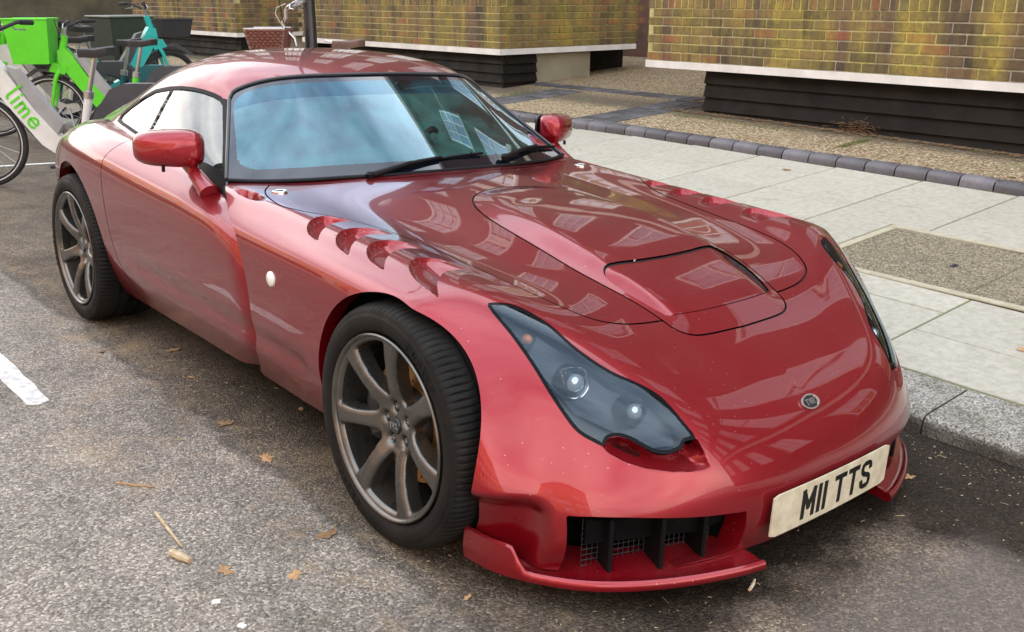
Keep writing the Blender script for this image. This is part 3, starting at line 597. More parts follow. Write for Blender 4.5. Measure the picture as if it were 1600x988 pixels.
frow([(0,-.706,.240),(.17,-.704,.240),(.33,-.688,.240),(.47,-.655,.240),(.59,-.600,.240),(.685,-.532,.240),(.758,-.460,.240),(.826,-.396,.238),(.866,-.336,.236)],[(.875,-.27,.235),(.876,-.2,.235),(.875,-.12,.235)])
frow([(0,-.672,.322),(.17,-.671,.322),(.33,-.660,.322),(.46,-.632,.320),(.575,-.573,.320),(.675,-.502,.318),(.755,-.433,.314),(.834,-.378,.310),(.870,-.322,.306)],[(.876,-.26,.305),(.876,-.2,.305),(.875,-.12,.305)])
frow([(0,-.612,.390),(.17,-.611,.392),(.33,-.606,.398),(.45,-.585,.404),(.56,-.530,.410),(.66,-.455,.412),(.745,-.388,.404),(.832,-.338,.392),(.870,-.288,.378)],[(.875,-.24,.37),(.875,-.19,.365),(.875,-.13,.36)])
frow([(0,-.518,.458),(.17,-.518,.460),(.33,-.516,.466),(.45,-.500,.480),(.556,-.458,.493),(.660,-.388,.502),(.750,-.325,.496),(.835,-.278,.480),(.871,-.238,.455)],[(.876,-.20,.435),(.877,-.165,.42),(.875,-.13,.40)])
frow([(0,-.395,.533),(.17,-.395,.533),(.33,-.392,.538),(.46,-.380,.553),(.570,-.348,.572),(.672,-.292,.586),(.762,-.240,.582),(.840,-.196,.560),(.874,-.166,.520)],[(.878,-.14,.48),(.878,-.12,.44),(.87,-.10,.38)])
frow([(0,-.240,.602),(.17,-.240,.601),(.33,-.238,.602),(.47,-.232,.612),(.585,-.214,.634),(.690,-.178,.653),(.780,-.145,.648),(.848,-.117,.624),(.874,-.098,.580)],[(.880,-.085,.50),(.875,-.075,.40),(.84,-.065,.28)])
def brow(y, z, a=None):
    A = [0,.17,.33,.48,.60,.71,.795,.850,.876,.876,.862,.80]
    if a is not None: A = A[:12 - len(a)] + list(a)
    BODY.append([(p, y, q) for p, q in zip(A, z)])
brow(-.05,[.657,.655,.648,.646,.667,.685,.670,.648,.598,.48,.34,.22])
brow(.14, [.700,.697,.684,.672,.685,.701,.680,.656,.604,.48,.33,.20],[.715,.798,.852,.875,.874,.856,.795])
brow(.34, [.730,.726,.711,.694,.702,.713,.689,.662,.606,.48,.32,.19],[.72,.800,.852,.871,.868,.848,.79])
brow(.56, [.753,.749,.734,.715,.718,.725,.699,.669,.610,.48,.32,.185],[.725,.80,.850,.868,.864,.842,.785])
brow(.78, [.771,.767,.754,.738,.735,.738,.712,.678,.614,.48,.32,.185],[.73,.80,.848,.866,.861,.838,.78])
brow(1.0, [.786,.783,.773,.760,.753,.750,.731,.690,.618,.48,.32,.185],[.735,.80,.847,.865,.860,.836,.78])
brow(1.25,[.800,.797,.790,.780,.772,.765,.743,.700,.625,.48,.32,.185],[.738,.80,.846,.865,.860,.836,.78])
brow(1.5, [.814,.812,.806,.798,.790,.781,.758,.714,.636,.49,.32,.185],[.738,.80,.847,.866,.861,.836,.78])
brow(1.75,[.828,.826,.821,.814,.807,.798,.776,.732,.652,.50,.32,.185],[.735,.80,.850,.869,.864,.838,.78])
brow(2.0, [.840,.838,.834,.828,.822,.814,.795,.752,.670,.51,.32,.185],[.733,.80,.853,.872,.867,.840,.78])
brow(2.25,[.848,.846,.842,.836,.830,.823,.806,.764,.682,.52,.32,.185],[.725,.793,.848,.869,.865,.840,.78])
brow(2.5, [.838,.836,.834,.830,.826,.818,.798,.752,.670,.52,.32,.185],[.705,.770,.825,.848,.846,.824,.77])
brow(2.75,[.818,.817,.815,.811,.805,.793,.768,.718,.638,.50,.33,.20],[.66,.722,.775,.800,.800,.782,.74])
brow(2.95,[.790,.789,.787,.782,.774,.759,.730,.680,.602,.48,.34,.23],[.61,.666,.715,.742,.745,.73,.69])
brow(3.10,[.752,.750,.744,.736,.726,.710,.684,.640,.570,.46,.35,.25],[.57,.62,.665,.69,.695,.68,.65])
brow(3.18,[.660,.658,.654,.648,.640,.630,.612,.578,.525,.44,.35,.27],[.53,.575,.615,.635,.64,.63,.60])
brow(3.20,[.52,.518,.516,.513,.510,.505,.496,.480,.452,.40,.345,.29],[.50,.54,.575,.595,.60,.59,.56])
brow(3.17,[.38,.38,.38,.38,.379,.378,.375,.370,.360,.345,.325,.30],[.48,.52,.55,.57,.575,.57,.54])
GB = np.array(BODY)
NR = GB.shape[0]
TU = dens(NR, [8,10,20,24,24,24,26,26] + [20]*5 + [16]*6 + [10]*(NR - 1 - 19)); TV = dens(12, [16,16,16,16,16,16,14,14,12,10,8])
SB = surf(GB, TU, TV)
# ================================================================ mesh tools: triangles, cuts along outlines, welding
def tri_grid(nu, nv, flip=False):
    T = []
    i = np.arange(nu - 1)[:, None] * nv + np.arange(nv - 1)[None, :]; i = i.ravel()
    a, b, c, d = i, i + 1, i + nv + 1, i + nv
    T = np.concatenate([np.c_[a, b, c], np.c_[a, c, d]])
    return T[:, ::-1] if flip else T
def seg_dist(P, A, B):
    AB = B - A; L = (AB @ AB) + 1e-15; t = np.clip(((P - A) @ AB) / L, 0, 1); D = P - (A + t[:, None] * AB)
    return np.hypot(D[:, 0], D[:, 1])
def poly_sd(P, poly):
    """signed distance in the plane, negative inside the closed outline"""
    poly = np.asarray(poly, float); n = len(poly); d = np.full(len(P), 1e9); ins = np.zeros(len(P), bool)
    for i in range(n):
        A, B = poly[i], poly[(i + 1) % n]; d = np.minimum(d, seg_dist(P, A, B))
        c = (A[1] > P[:, 1]) != (B[1] > P[:, 1])
        if c.any():
            xi = (B[0] - A[0]) * (P[:, 1] - A[1]) / (B[1] - A[1] + 1e-15) + A[0]; ins ^= c & (P[:, 0] < xi)
    return np.where(ins, -d, d)
def line_d(P, pts):
    d = np.full(len(P), 1e9)
    for A, B in zip(np.asarray(pts, float)[:-1], np.asarray(pts, float)[1:]): d = np.minimum(d, seg_dist(P, A, B))
    return d
def sstep(x, a, b):
    t = np.clip((x - a) / (b - a), 0, 1); return t * t * (3 - 2 * t)
def cut(V, T, f, eps=2e-5):
    f = np.where(np.abs(f) < eps, 0.0, f); s = np.sign(f).astype(int); st = s[T]
    cross = (st.max(1) > 0) & (st.min(1) < 0)
    keep = T[~cross]; new = []; NV = []; cache = {}; base = len(V)
    def mid(i, j):
        k = (i, j) if i < j else (j, i)
        if k not in cache:
            t = f[k[0]] / (f[k[0]] - f[k[1]]); cache[k] = base + len(NV); NV.append(V[k[0]] + t * (V[k[1]] - V[k[0]]))
        return cache[k]
    for t in T[cross]:
        t = [int(q) for q in t]; ss = [s[q] for q in t]
        if 0 in ss:
            k = ss.index(0); a, b, c = t[k], t[(k + 1) % 3], t[(k + 2) % 3]; mm = mid(b, c); new += [(a, b, mm), (a, mm, c)]
        else:
            k = next(k for k in range(3) if ss[k] != ss[(k + 1) % 3] and ss[k] != ss[(k + 2) % 3])
            a, b, c = t[k], t[(k + 1) % 3], t[(k + 2) % 3]; m1, m2 = mid(a, b), mid(a, c); new += [(a, m1, m2), (m1, b, c), (m1, c, m2)]
    if NV: V = np.vstack([V, NV]); T = np.vstack([keep, np.array(new)])
    return V, T
def vnormals(V, T):
    n = np.cross(V[T[:, 1]] - V[T[:, 0]], V[T[:, 2]] - V[T[:, 0]]); N = np.zeros_like(V)
    for k in range(3): np.add.at(N, T[:, k], n)
    return N / (np.linalg.norm(N, axis=1)[:, None] + 1e-15)
def compact(V, T):
    u, inv = np.unique(T, return_inverse=True); return V[u], inv.reshape(T.shape)
def weld(V, T, tol=1e-5):
    k = np.round(V / tol).astype(np.int64); u, idx, inv = np.unique(k, axis=0, return_index=True, return_inverse=True); inv = inv.ravel()
    T = inv[T]; ok = (T[:, 0] != T[:, 1]) & (T[:, 1] != T[:, 2]) & (T[:, 0] != T[:, 2]); return V[idx], T[ok]
def mirror(V, T): return V * np.array((-1, 1, 1)), T[:, ::-1]
def both(V, T):
    V2, T2 = mirror(V, T); return weld(np.vstack([V, V2]), np.vstack([T, T2 + len(V)]))
def bedges(T):
    E = np.concatenate([T[:, [0, 1]], T[:, [1, 2]], T[:, [2, 0]]]); S = {}
    for a, b in E.tolist():
        if (b, a) in S: del S[(b, a)]
        else: S[(a, b)] = 1
    return list(S)
# ================================================================ outlines on the car (half plan a,y or side view y,z)
def sp2(p, n=6, closed=False): return spline([(x, y, 0) for x, y in p], n, closed)[:, :2]
def sym(half):                       # close an outline that crosses the centre line, half given rear-centre -> flank -> front-centre
    h = [tuple(q) for q in half]; return np.array(h + [(-a, y) for a, y in h[::-1]])
BULGE = sym(sp2([(0,.600),(.12,.575),(.20,.515),(.252,.42),(.283,.28),(.296,.12),(.300,-.03),(.290,-.14),(.268,-.24),(.247,-.325),(.236,-.362),(.205,-.388),(.15,-.399),(0,-.404)]))
RIDGE = sym(sp2([(0,.400),(.12,.385),(.20,.32),(.252,.20),(.270,.09),(.266,0),(.25,-.06),(.22,-.085),(.148,-.092),(0,-.096)]))
INSERT = sym(sp2([(0,-.112),(.10,-.108),(.19,-.100),(.235,-.105),(.256,-.135),(.258,-.185),(.246,-.245),(.228,-.298),(.205,-.322),(.10,-.331),(0,-.333)]))
BONNET = sym(sp2([(0,.82),(.25,.86),(.45,.93),(.62,1.005),(.66,.99),(.70,.93),(.725,.86),(.738,.75),(.71,.645),(.655,.56),(.605,.45),(.578,.31),(.564,.17),(.556,.04),(.547,-.06),(.532,-.145),(.508,-.213),(.472,-.268),(.43,-.298),(.37,-.317),(.30,-.325),(.24,-.328),(.1,-.33),(0,-.33)]))
HLPX = [(761.5,478),(780,473),(801,476),(827,487),(862.5,509.6),(895,539),(930.5,565),(960,582.5),(989,595),(1015,608),(1034,621),(1050,637.5),(1066.5,657),(1086.6,684.5),(1071.4,689.4),(1063.3,702.3),(1043.8,709.4),(1024.4,708),(1005,699),(985,688),(965,682),(950,686),(943,697),(927,691),(901,675),(879,647),(856,612),(830,569.5),(798,524)]
UCPX = [(938,694),(955,684),(975,684),(1005,698),(1024,706),(1044,708),(1062,701),(1070,688),(1087,684),(1103,712),(1112,731),(1088,738),(1050,739),(1010,734),(975,723),(950,709)]
UCBOT = [(1103,712),(1112,731),(1088,738),(1050,739),(1010,734),(975,723),(950,709),(938,694)]
GILLS = [(.433, .80, .82), (.273, .80, .86), (.112, .797, .95), (-.117, .795, 1.22)]       # front tip y, tip a, length factor
def gill_outline(y0, at, s):
    front = sp2([(at, y0), (at - .04, y0 + .050 * s), (at - .095, y0 + .085 * s), (at - .15, y0 + .10 * s), (at - .205, y0 + .105 * s)], 5)
    rear = sp2([(at - .205, y0 + .155 * s), (at - .15, y0 + .185 * s), (at - .095, y0 + .185 * s), (at - .045, y0 + .155 * s), (at - .012, y0 + .09 * s), (at, y0)], 5)
    return front, rear
# ================================================================ cut the shell
V0 = SB.reshape(-1, 3) * np.array((-1, 1, 1)); T0 = tri_grid(len(TU), len(TV), flip=False)
if vnormals(V0, T0)[np.argmax(V0[:, 2])][2] < 0: T0 = T0[:, ::-1]
HALF_BVH = BVHTree.FromPolygons([tuple(v) for v in V0], [tuple(int(q) for q in t) for t in T0])
def onbody(u, v):
    o, d = ray_car(u, v)
    h = HALF_BVH.ray_cast(Vector(o), Vector(d).normalized())
    if h[0] is not None: return np.array(h[0])
    h = HALF_BVH.ray_cast(Vector(o * (-1, 1, 1)), Vector(d * (-1, 1, 1)).normalized())
    return None if h[0] is None else np.array(h[0]) * (-1, 1, 1)
# oblique plane that faces the right headlight
HN = np.array((-.55, -.62, .56)); HN /= np.linalg.norm(HN); HE1 = np.cross((0, 0, 1), HN); HE1 /= np.linalg.norm(HE1); HE2 = np.cross(HN, HE1)
def hl2(P): P = np.atleast_2d(P); return np.c_[P @ HE1, P @ HE2]
HL3 = np.array([onbody(*q) for q in HLPX]); HLP = sp2(hl2(HL3), 3, True)
UC3 = np.array([onbody(*q) for q in UCPX]); UCP = sp2(hl2(UC3), 3, True); UCB = hl2(np.array([onbody(*q) for q in UCBOT]))
DOOR = [(1.165,.775),(1.12,.757),(1.045,.742),(.985,.725),(.90,.693),(.81,.65),(.765,.59),(.745,.52),(.74,.44),(.748,.38),(.77,.30),(.80,.24),(.84,.20),(.90,.16),(1.7,.16),(1.80,.22),(1.875,.32),(1.915,.44),(1.932,.57),(1.936,.68),(1.928,.76),(1.90,.83),(1.8,.86),(1.3,.84)]
DOOR_FRONT = DOOR[:14]
INTK = [(-.722,.225),(-.705,.240),(-.60,.238),(-.45,.222),(-.345,.210),(-.325,.200),(-.322,.115),(-.335,.098),(-.45,.093),(-.60,.080),(-.70,.085),(-.715,.10)]
AF, AR = (0.0, .308, .343), (2.361, .326, .351)
def far(g, P, m):
    out = np.full(len(P), .5)
    if m.any(): out[m] = g(P[m])
    return out
def F_archf(P): return far(lambda P: np.hypot(P[:, 1] - AF[0], P[:, 2] - AF[1]) - AF[2], P, (P[:, 0] < -.58) & (np.abs(P[:, 1]) < .5))
def F_archr(P): return far(lambda P: np.hypot(P[:, 1] - AR[0], P[:, 2] - AR[1]) - AR[2], P, (P[:, 0] < -.5) & (P[:, 1] > 1.5))
def F_hl(P): return far(lambda P: poly_sd(hl2(P), HLP), P, (P[:, 1] < -.1) & (P[:, 1] > -.66) & (P[:, 0] < -.38) & (P[:, 2] > .3))
def F_uc(P): return far(lambda P: poly_sd(hl2(P), UCP), P, (P[:, 1] < -.4) & (P[:, 0] < -.35) & (P[:, 2] > .27))
def F_int(P): return far(lambda P: poly_sd(P[:, [0, 2]], sp2(INTK, 3, True)), P, (P[:, 1] < -.35) & (P[:, 2] < .26))
def F_bon(P): return far(lambda P: poly_sd(P[:, :2], BONNET), P, (P[:, 1] < 1.1) & (P[:, 2] > .5))
def F_bul(P): return far(lambda P: poly_sd(P[:, :2], BULGE), P, (P[:, 1] < .7) & (P[:, 2] > .5))
def F_rid(P): return far(lambda P: poly_sd(P[:, :2], RIDGE), P, (P[:, 1] < .7) & (P[:, 2] > .5))
def F_ins(P): return far(lambda P: poly_sd(P[:, :2], INSERT), P, (P[:, 1] < .2) & (P[:, 2] > .5))
def F_door(P): return far(lambda P: poly_sd(P[:, 1:], sp2(DOOR, 3, True)), P, (P[:, 0] < -.70) & (P[:, 1] > .5) & (P[:, 1] < 2.1))
def F_cabin(P):
    poly = [(-.64, 1.30), (-.69, 1.42), (-.69, 1.95), (-.6, 2.15), (-.4, 2.2), (.2, 2.2), (.2, 1.05), (-.3, 1.08), (-.52, 1.17)]
    return far(lambda P: poly_sd(P[:, :2], np.array(poly)), P, P[:, 2] > .7)
GOUT = [gill_outline(*g) for g in GILLS]
def F_gill(P, k):
    fr, rr = GOUT[k]; poly = np.vstack([fr, rr]) * (-1, 1)
    return far(lambda P: poly_sd(P[:, :2], poly), P, (P[:, 2] > .58) & (P[:, 1] > GILLS[k][0] - .05) & (P[:, 1] < GILLS[k][0] + .35) & (P[:, 0] < -.5))
V, T = V0.copy(), T0.copy()
GAP = .0026
for fn, offs in ((F_archf, (0,)), (F_archr, (0,)), (F_hl, (0, -.0085)), (F_uc, (0, -.004)), (F_int, (0,)), (F_bon, (-GAP, GAP)), (F_bul, (-GAP, GAP, -.02)), (F_ins, (-GAP, GAP)), (F_door, (-GAP, GAP)), (F_cabin, (0,))):
    for o in offs: V, T = cut(V, T, fn(V) - o)
for k in range(4):
    for o in (0, -.005): V, T = cut(V, T, F_gill(V, k) - o)
V, T = compact(V, T)
NB = vnormals(V, T)
# ---------------------------------------------------------------- relief pressed into the shell
D = np.zeros_like(V)
fb = F_bul(V); y = V[:, 1]
hz = np.interp(y, np.linspace(-.45, .65, 111), np.convolve(np.pad(np.interp(np.linspace(-.45, .65, 111), [-.42, -.395, -.335, -.28, -.12, -.05, .1, .2, .37, .53, .62], [.0, .004, .007, .010, .021, .023, .022, .020, .014, .009, .005]), 3, 'edge'), np.ones(7) / 7, 'valid'))
prof = sstep(-fb, -.006, .085) * .94 + .06 * sstep(-fb, -.001, .012)
D[:, 2] += np.where(fb < 0, hz * prof, 0)
fr_ = F_rid(V); D[:, 2] += np.where(fb < 0, .005 * sstep(-fr_, -.03, .07), 0)
fi = F_ins(V); D[:, 2] -= np.where(fi < GAP, (.003 + .003 * sstep(y, -.31, -.13) + .008 * sstep(-V[:, 0], .19, .25) * sstep(-y, .11, .17)) * sstep(-fi, -GAP * .6, GAP * .6), 0)
for k in range(4):
    f = F_gill(V, k); fr, rr = GOUT[k]; q = V[:, :2] * (-1, 1)
    ins = f < 0
    if not ins.any(): continue
    df = line_d(q[ins], fr); dr = line_d(q[ins], rr); t = dr / (df + dr + 1e-9)
    a = -V[ins, 0]; w = sstep(a, .60, .70) * sstep(F_bon(V[ins]), .004, .03) * (.35 + .65 * sstep(np.hypot(a - GILLS[k][1], V[ins, 1] - GILLS[k][0]), .004, .05))
    dep = (.052 if k < 3 else .045) * w * (.30 * sstep(-f[ins], 0, .006) + .70 * np.clip(t, 0, 1) ** .8 * sstep(-f[ins], 0, .006))
    D[ins, 2] -= dep; D[ins, 0] += dep * .35
fu = F_uc(V); ins = fu < 0
tt = np.clip(line_d(hl2(V[ins]), UCB) / .055, 0, 1); D[ins] -= HN * (.055 * (tt ** .9) * sstep(-fu[ins], 0, .006))[:, None]
# the door sinks behind the trailing edge of the front wing
fd = F_door(V); dd = line_d(V[:, 1:], sp2(DOOR_FRONT, 3)); indoor = (fd < -GAP * .5)
D += NB * np.where(indoor, -.034 * np.exp(-(dd / .042) ** 1.5), 0)[:, None]
# body crease low on the flank, running back from the front arch and across the door
zc = .315 + .03 * np.clip((y - .4) / 1.4, 0, 1); fl = (V[:, 0] < -.7) & (y > .33) & (y < 2.0)
D[:, 0] += np.where(fl, .010 * np.exp(-((V[:, 2] - zc - .03) / .035) ** 2) * sstep(y, .36, .5) * (1 - sstep(y, 1.5, 1.9)), 0)
# small duct behind the bonnet corner, near the screen
du = np.hypot((-V[:, 0] - .752) / .022, (y - .93) / .085); D[:, 2] -= np.where((du < 1) & (V[:, 2] > .65), .030 * (1 - sstep(du, .55, 1.0)), 0)
# below the lamp the bumper steps in beside the wheel
lowb = np.where((V[:, 2] < .285) & (-V[:, 0] > .66) & (y < -.1), (1 - sstep(V[:, 2], .225, .284)) * sstep(-V[:, 0], .735, .80), 0); D[:, 0] += .045 * lowb; D[:, 1] += .02 * lowb
VD = V + D
# ---------------------------------------------------------------- sort the triangles into parts
Cn = V[T].mean(1)
c_af, c_ar, c_hl, c_in, c_bo, c_bu, c_is, c_do, c_ca, c_uc = [fn(Cn) for fn in (F_archf, F_archr, F_hl, F_int, F_bon, F_bul, F_ins, F_door, F_cabin, F_uc)]
gone = (c_af < 0) | (c_ar < 0) | (c_hl < 0) | (c_in < 0) | (c_ca < 0)
strip = ~gone & ((np.abs(c_is) < GAP) | ((np.abs(c_bu) < GAP)) | ((np.abs(c_bo) < GAP) & (c_bu > 0)) | (np.abs(c_do) < GAP))
ins_ = ~gone & ~strip & (c_is < 0)
bul_ = ~gone & ~strip & (c_bu < 0) & ~ins_
bon_ = ~gone & ~strip & (c_bo < 0) & (c_bu > 0)
door_ = ~gone & ~strip & (c_do < 0)
shell_ = ~gone & ~strip & ~ins_ & ~bul_ & ~bon_ & ~door_
# ================================================================ paint and other car materials
def paint_mat():
    m = bpy.data.materials.new('red_paint'); m.use_nodes = True; nt = m.node_tree; b = nt.nodes['Principled BSDF']
    tc = nt.nodes.new('ShaderNodeTexCoord')
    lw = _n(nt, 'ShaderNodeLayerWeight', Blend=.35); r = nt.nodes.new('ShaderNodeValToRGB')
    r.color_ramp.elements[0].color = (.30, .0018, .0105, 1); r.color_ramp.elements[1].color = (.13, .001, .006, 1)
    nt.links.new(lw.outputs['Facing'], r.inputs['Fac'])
    # road dust: fine specks, thicker on faces that look up and low on the flanks
    ge = nt.nodes.new('ShaderNodeNewGeometry'); sx = nt.nodes.new('ShaderNodeSeparateXYZ'); nt.links.new(ge.outputs['Normal'], sx.inputs[0])
    n1 = _n(nt, 'ShaderNodeTexNoise', Scale=420, Detail=3); n2 = _n(nt, 'ShaderNodeTexNoise', Scale=5.5, Detail=7, Roughness=.62)
    for n in (n1, n2): nt.links.new(tc.outputs['Object'], n.inputs['Vector'])
    m1 = _n(nt, 'ShaderNodeMapRange'); m1.inputs['From Min'].default_value = .42; m1.inputs['From Max'].default_value = .72; nt.links.new(n1.outputs['Fac'], m1.inputs['Value'])
    m2 = _n(nt, 'ShaderNodeMapRange'); m2.inputs['From Min'].default_value = .34; m2.inputs['From Max'].default_value = .72; nt.links.new(n2.outputs['Fac'], m2.inputs['Value'])
    m3 = _n(nt, 'ShaderNodeMapRange'); m3.inputs['From Min'].default_value = .45; m3.inputs['From Max'].default_value = .95; m3.inputs['To Max'].default_value = .20; nt.links.new(sx.outputs['Z'], m3.inputs['Value'])
    so = nt.nodes.new('ShaderNodeSeparateXYZ'); nt.links.new(tc.outputs['Object'], so.inputs[0])
    m4 = _n(nt, 'ShaderNodeMapRange'); m4.inputs['From Min'].default_value = .42; m4.inputs['From Max'].default_value = .12; m4.inputs['To Max'].default_value = .08; nt.links.new(so.outputs['Z'], m4.inputs['Value'])
    ad = _n(nt, 'ShaderNodeMath', operation='ADD'); nt.links.new(m3.outputs[0], ad.inputs[0]); nt.links.new(m4.outputs[0], ad.inputs[1])
    x1 = _n(nt, 'ShaderNodeMath', operation='MULTIPLY'); nt.links.new(m1.outputs[0], x1.inputs[0]); nt.links.new(m2.outputs[0], x1.inputs[1])
    x2 = _n(nt, 'ShaderNodeMath', operation='MULTIPLY', use_clamp=True); nt.links.new(x1.outputs[0], x2.inputs[0]); nt.links.new(ad.outputs[0], x2.inputs[1])
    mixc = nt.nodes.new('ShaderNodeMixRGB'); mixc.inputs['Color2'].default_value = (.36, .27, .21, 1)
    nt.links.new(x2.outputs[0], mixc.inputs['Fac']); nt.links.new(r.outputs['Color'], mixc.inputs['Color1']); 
    # stone chips and dried spots
    sp = _n(nt, 'ShaderNodeTexVoronoi', Scale=75); nt.links.new(tc.outputs['Object'], sp.inputs['Vector']); sc_ = nt.nodes.new('ShaderNodeSeparateColor'); nt.links.new(sp.outputs['Color'], sc_.inputs[0])
    d1 = _n(nt, 'ShaderNodeMath', operation='LESS_THAN'); d1.inputs[1].default_value = .11; nt.links.new(sp.outputs['Distance'], d1.inputs[0]); d2 = _n(nt, 'ShaderNodeMath', operation='GREATER_THAN'); d2.inputs[1].default_value = .86; nt.links.new(sc_.outputs[0], d2.inputs[0])
    d3 = _n(nt, 'ShaderNodeMath', operation='MULTIPLY'); nt.links.new(d1.outputs[0], d3.inputs[0]); nt.links.new(d2.outputs[0], d3.inputs[1]); d4 = _n(nt, 'ShaderNodeMath', operation='MULTIPLY'); d4.inputs[1].default_value = .55; nt.links.new(d3.outputs[0], d4.inputs[0])
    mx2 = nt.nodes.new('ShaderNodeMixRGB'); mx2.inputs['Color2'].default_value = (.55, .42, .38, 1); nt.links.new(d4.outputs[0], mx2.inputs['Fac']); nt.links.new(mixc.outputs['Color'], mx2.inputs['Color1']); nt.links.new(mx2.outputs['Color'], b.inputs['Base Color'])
    b.inputs['Metallic'].default_value = .50; b.inputs['Roughness'].default_value = .30; b.inputs['Coat Weight'].default_value = 1.0; b.inputs['Coat Roughness'].default_value = .015; b.inputs['Coat IOR'].default_value = 1.45
    cr = _n(nt, 'ShaderNodeMapRange'); cr.inputs['To Min'].default_value = .012; cr.inputs['To Max'].default_value = .35; nt.links.new(x2.outputs[0], cr.inputs['Value']); nt.links.new(cr.outputs[0], b.inputs['Coat Roughness'])
    fl = _n(nt, 'ShaderNodeTexVoronoi', Scale=900); nt.links.new(tc.outputs['Object'], fl.inputs['Vector'])
    bp = _n(nt, 'ShaderNodeBump', Strength=.06, Distance=.001); nt.links.new(fl.outputs['Distance'], bp.inputs['Height']); nt.links.new(bp.outputs['Normal'], b.inputs['Normal'])
    return m
PAINT = paint_mat()
GAPM = mat('shut_line_rubber', (.008, .006, .006), .7)
BLACK = mat('black_plastic', (.005, .005, .006), .45, bump=.15, bscale=400, spec=.18)
RUBBER = mat('window_seal_rubber', (.005, .005, .006), .6, spec=.2)
DARKIN = mat('car_interior_trim', (.018, .017, .017), .75, var=.3, scale=30)
LINER = mat('wheel_well_liner', (.004, .004, .004), .9, var=.3, scale=20, spec=.1)
CHROME = mat('chrome', (.75, .75, .76), .12, 1.0)
SCREEN = glass_mat('windscreen_glass', (.45, .74, .70), 3.6, .0, 1.52, film=.36, filmcol=(.07, .32, .29), refl_tint=(.60, .84, 1.0))  # teal film colour stands in for the lighter cabin behind the glass
SIDEGL = glass_mat('side_glass', (.50, .70, .60), 2.1, .0, 1.55, film=.22, filmcol=(.20, .34, .27))
LENS = glass_mat('headlamp_cover', (.88, .92, .94), 1.5, .0, 1.5, refl_tint=(.70, .87, 1.0))
# ================================================================ car root and shell parts
CAR = empty('sports_car', (0, 0, 0), (0, CAMBER, 0), 'low red sports coupe with bonnet scoop and gilled wings parked at the kerb', 'car')
def part(name, V, T, m, parent=CAR, auto=38, smooth=True): 
    V, T = compact(V, T); return raw(name, V, T, m, parent, smooth, autosmooth=auto)
def flange(V, T, fld, depth, vec):
    """turn the open edge along fld = 0 inwards"""
    V2, T2 = compact(V, T); return V2, T2
shellV, shellT = compact(VD, T[shell_])
# turned-in lips round both arches and the lamp opening
baseV = V[np.unique(T[shell_])]
ex_v = []; ex_t = []
fa, fr2, fh, fI = np.abs(F_archf(baseV)), np.abs(F_archr(baseV)), np.abs(F_hl(baseV)), np.abs(F_int(baseV))
for a, b in bedges(shellT):
    if max(fa[a], fa[b]) < 2e-3 or max(fr2[a], fr2[b]) < 2e-3: off = np.array((.045, 0, 0))
    elif max(fh[a], fh[b]) < 1.5e-3: off = -HN * .022
    elif max(fI[a], fI[b]) < 2e-3: off = np.array((0, .06, 0))
    else: continue
    n = len(shellV) + len(ex_v); ex_v += [shellV[a], shellV[b], shellV[a] + off, shellV[b] + off]; ex_t += [(n + 1, n, n + 2), (n + 1, n + 2, n + 3)]
if ex_v: shellV = np.vstack([shellV, ex_v]); shellT = np.vstack([shellT, ex_t])
bV, bT = both(shellV, shellT)
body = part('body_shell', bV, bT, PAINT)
s_ins = strip & (np.abs(c_is) < GAP); s_bul = strip & ~s_ins & (np.abs(c_bu) < GAP); s_door = strip & ~s_ins & ~s_bul & (np.abs(c_do) < GAP); s_bon = strip & ~s_ins & ~s_bul & ~s_door
for nm_, mk_ in (('scoop_shut_line', s_ins), ('bulge_shut_line', s_bul), ('bonnet_shut_line', s_bon)):
    sV, sT = compact(VD - NB * .006, T[mk_]); sV, sT = both(sV, sT); part(nm_, sV, sT, GAPM, body, auto=None)
for mk_ in (s_door & (Cn[:, 1] < 1.4), s_door & (Cn[:, 1] >= 1.4)):
    sV, sT = compact(VD - NB * .009, T[mk_]); part('door_shut_line', sV, sT, GAPM, body, auto=None); part('door_shut_line', *mirror(sV, sT), GAPM, body, auto=None)
bV, bT = both(VD, T[bon_]); bonnet = part('bonnet', bV, bT, PAINT)
bV, bT = both(VD, T[bul_]); bulge = part('bonnet_bulge', bV, bT, PAINT, bonnet)
bV, bT = both(VD, T[ins_]); part('scoop_insert', bV, bT, PAINT, bonnet)
dV, dT = compact(VD, T[door_])
door_r = part('door', dV, dT, PAINT); dV2, dT2 = mirror(dV, dT); door_l = part('door', dV2, dT2, PAINT)
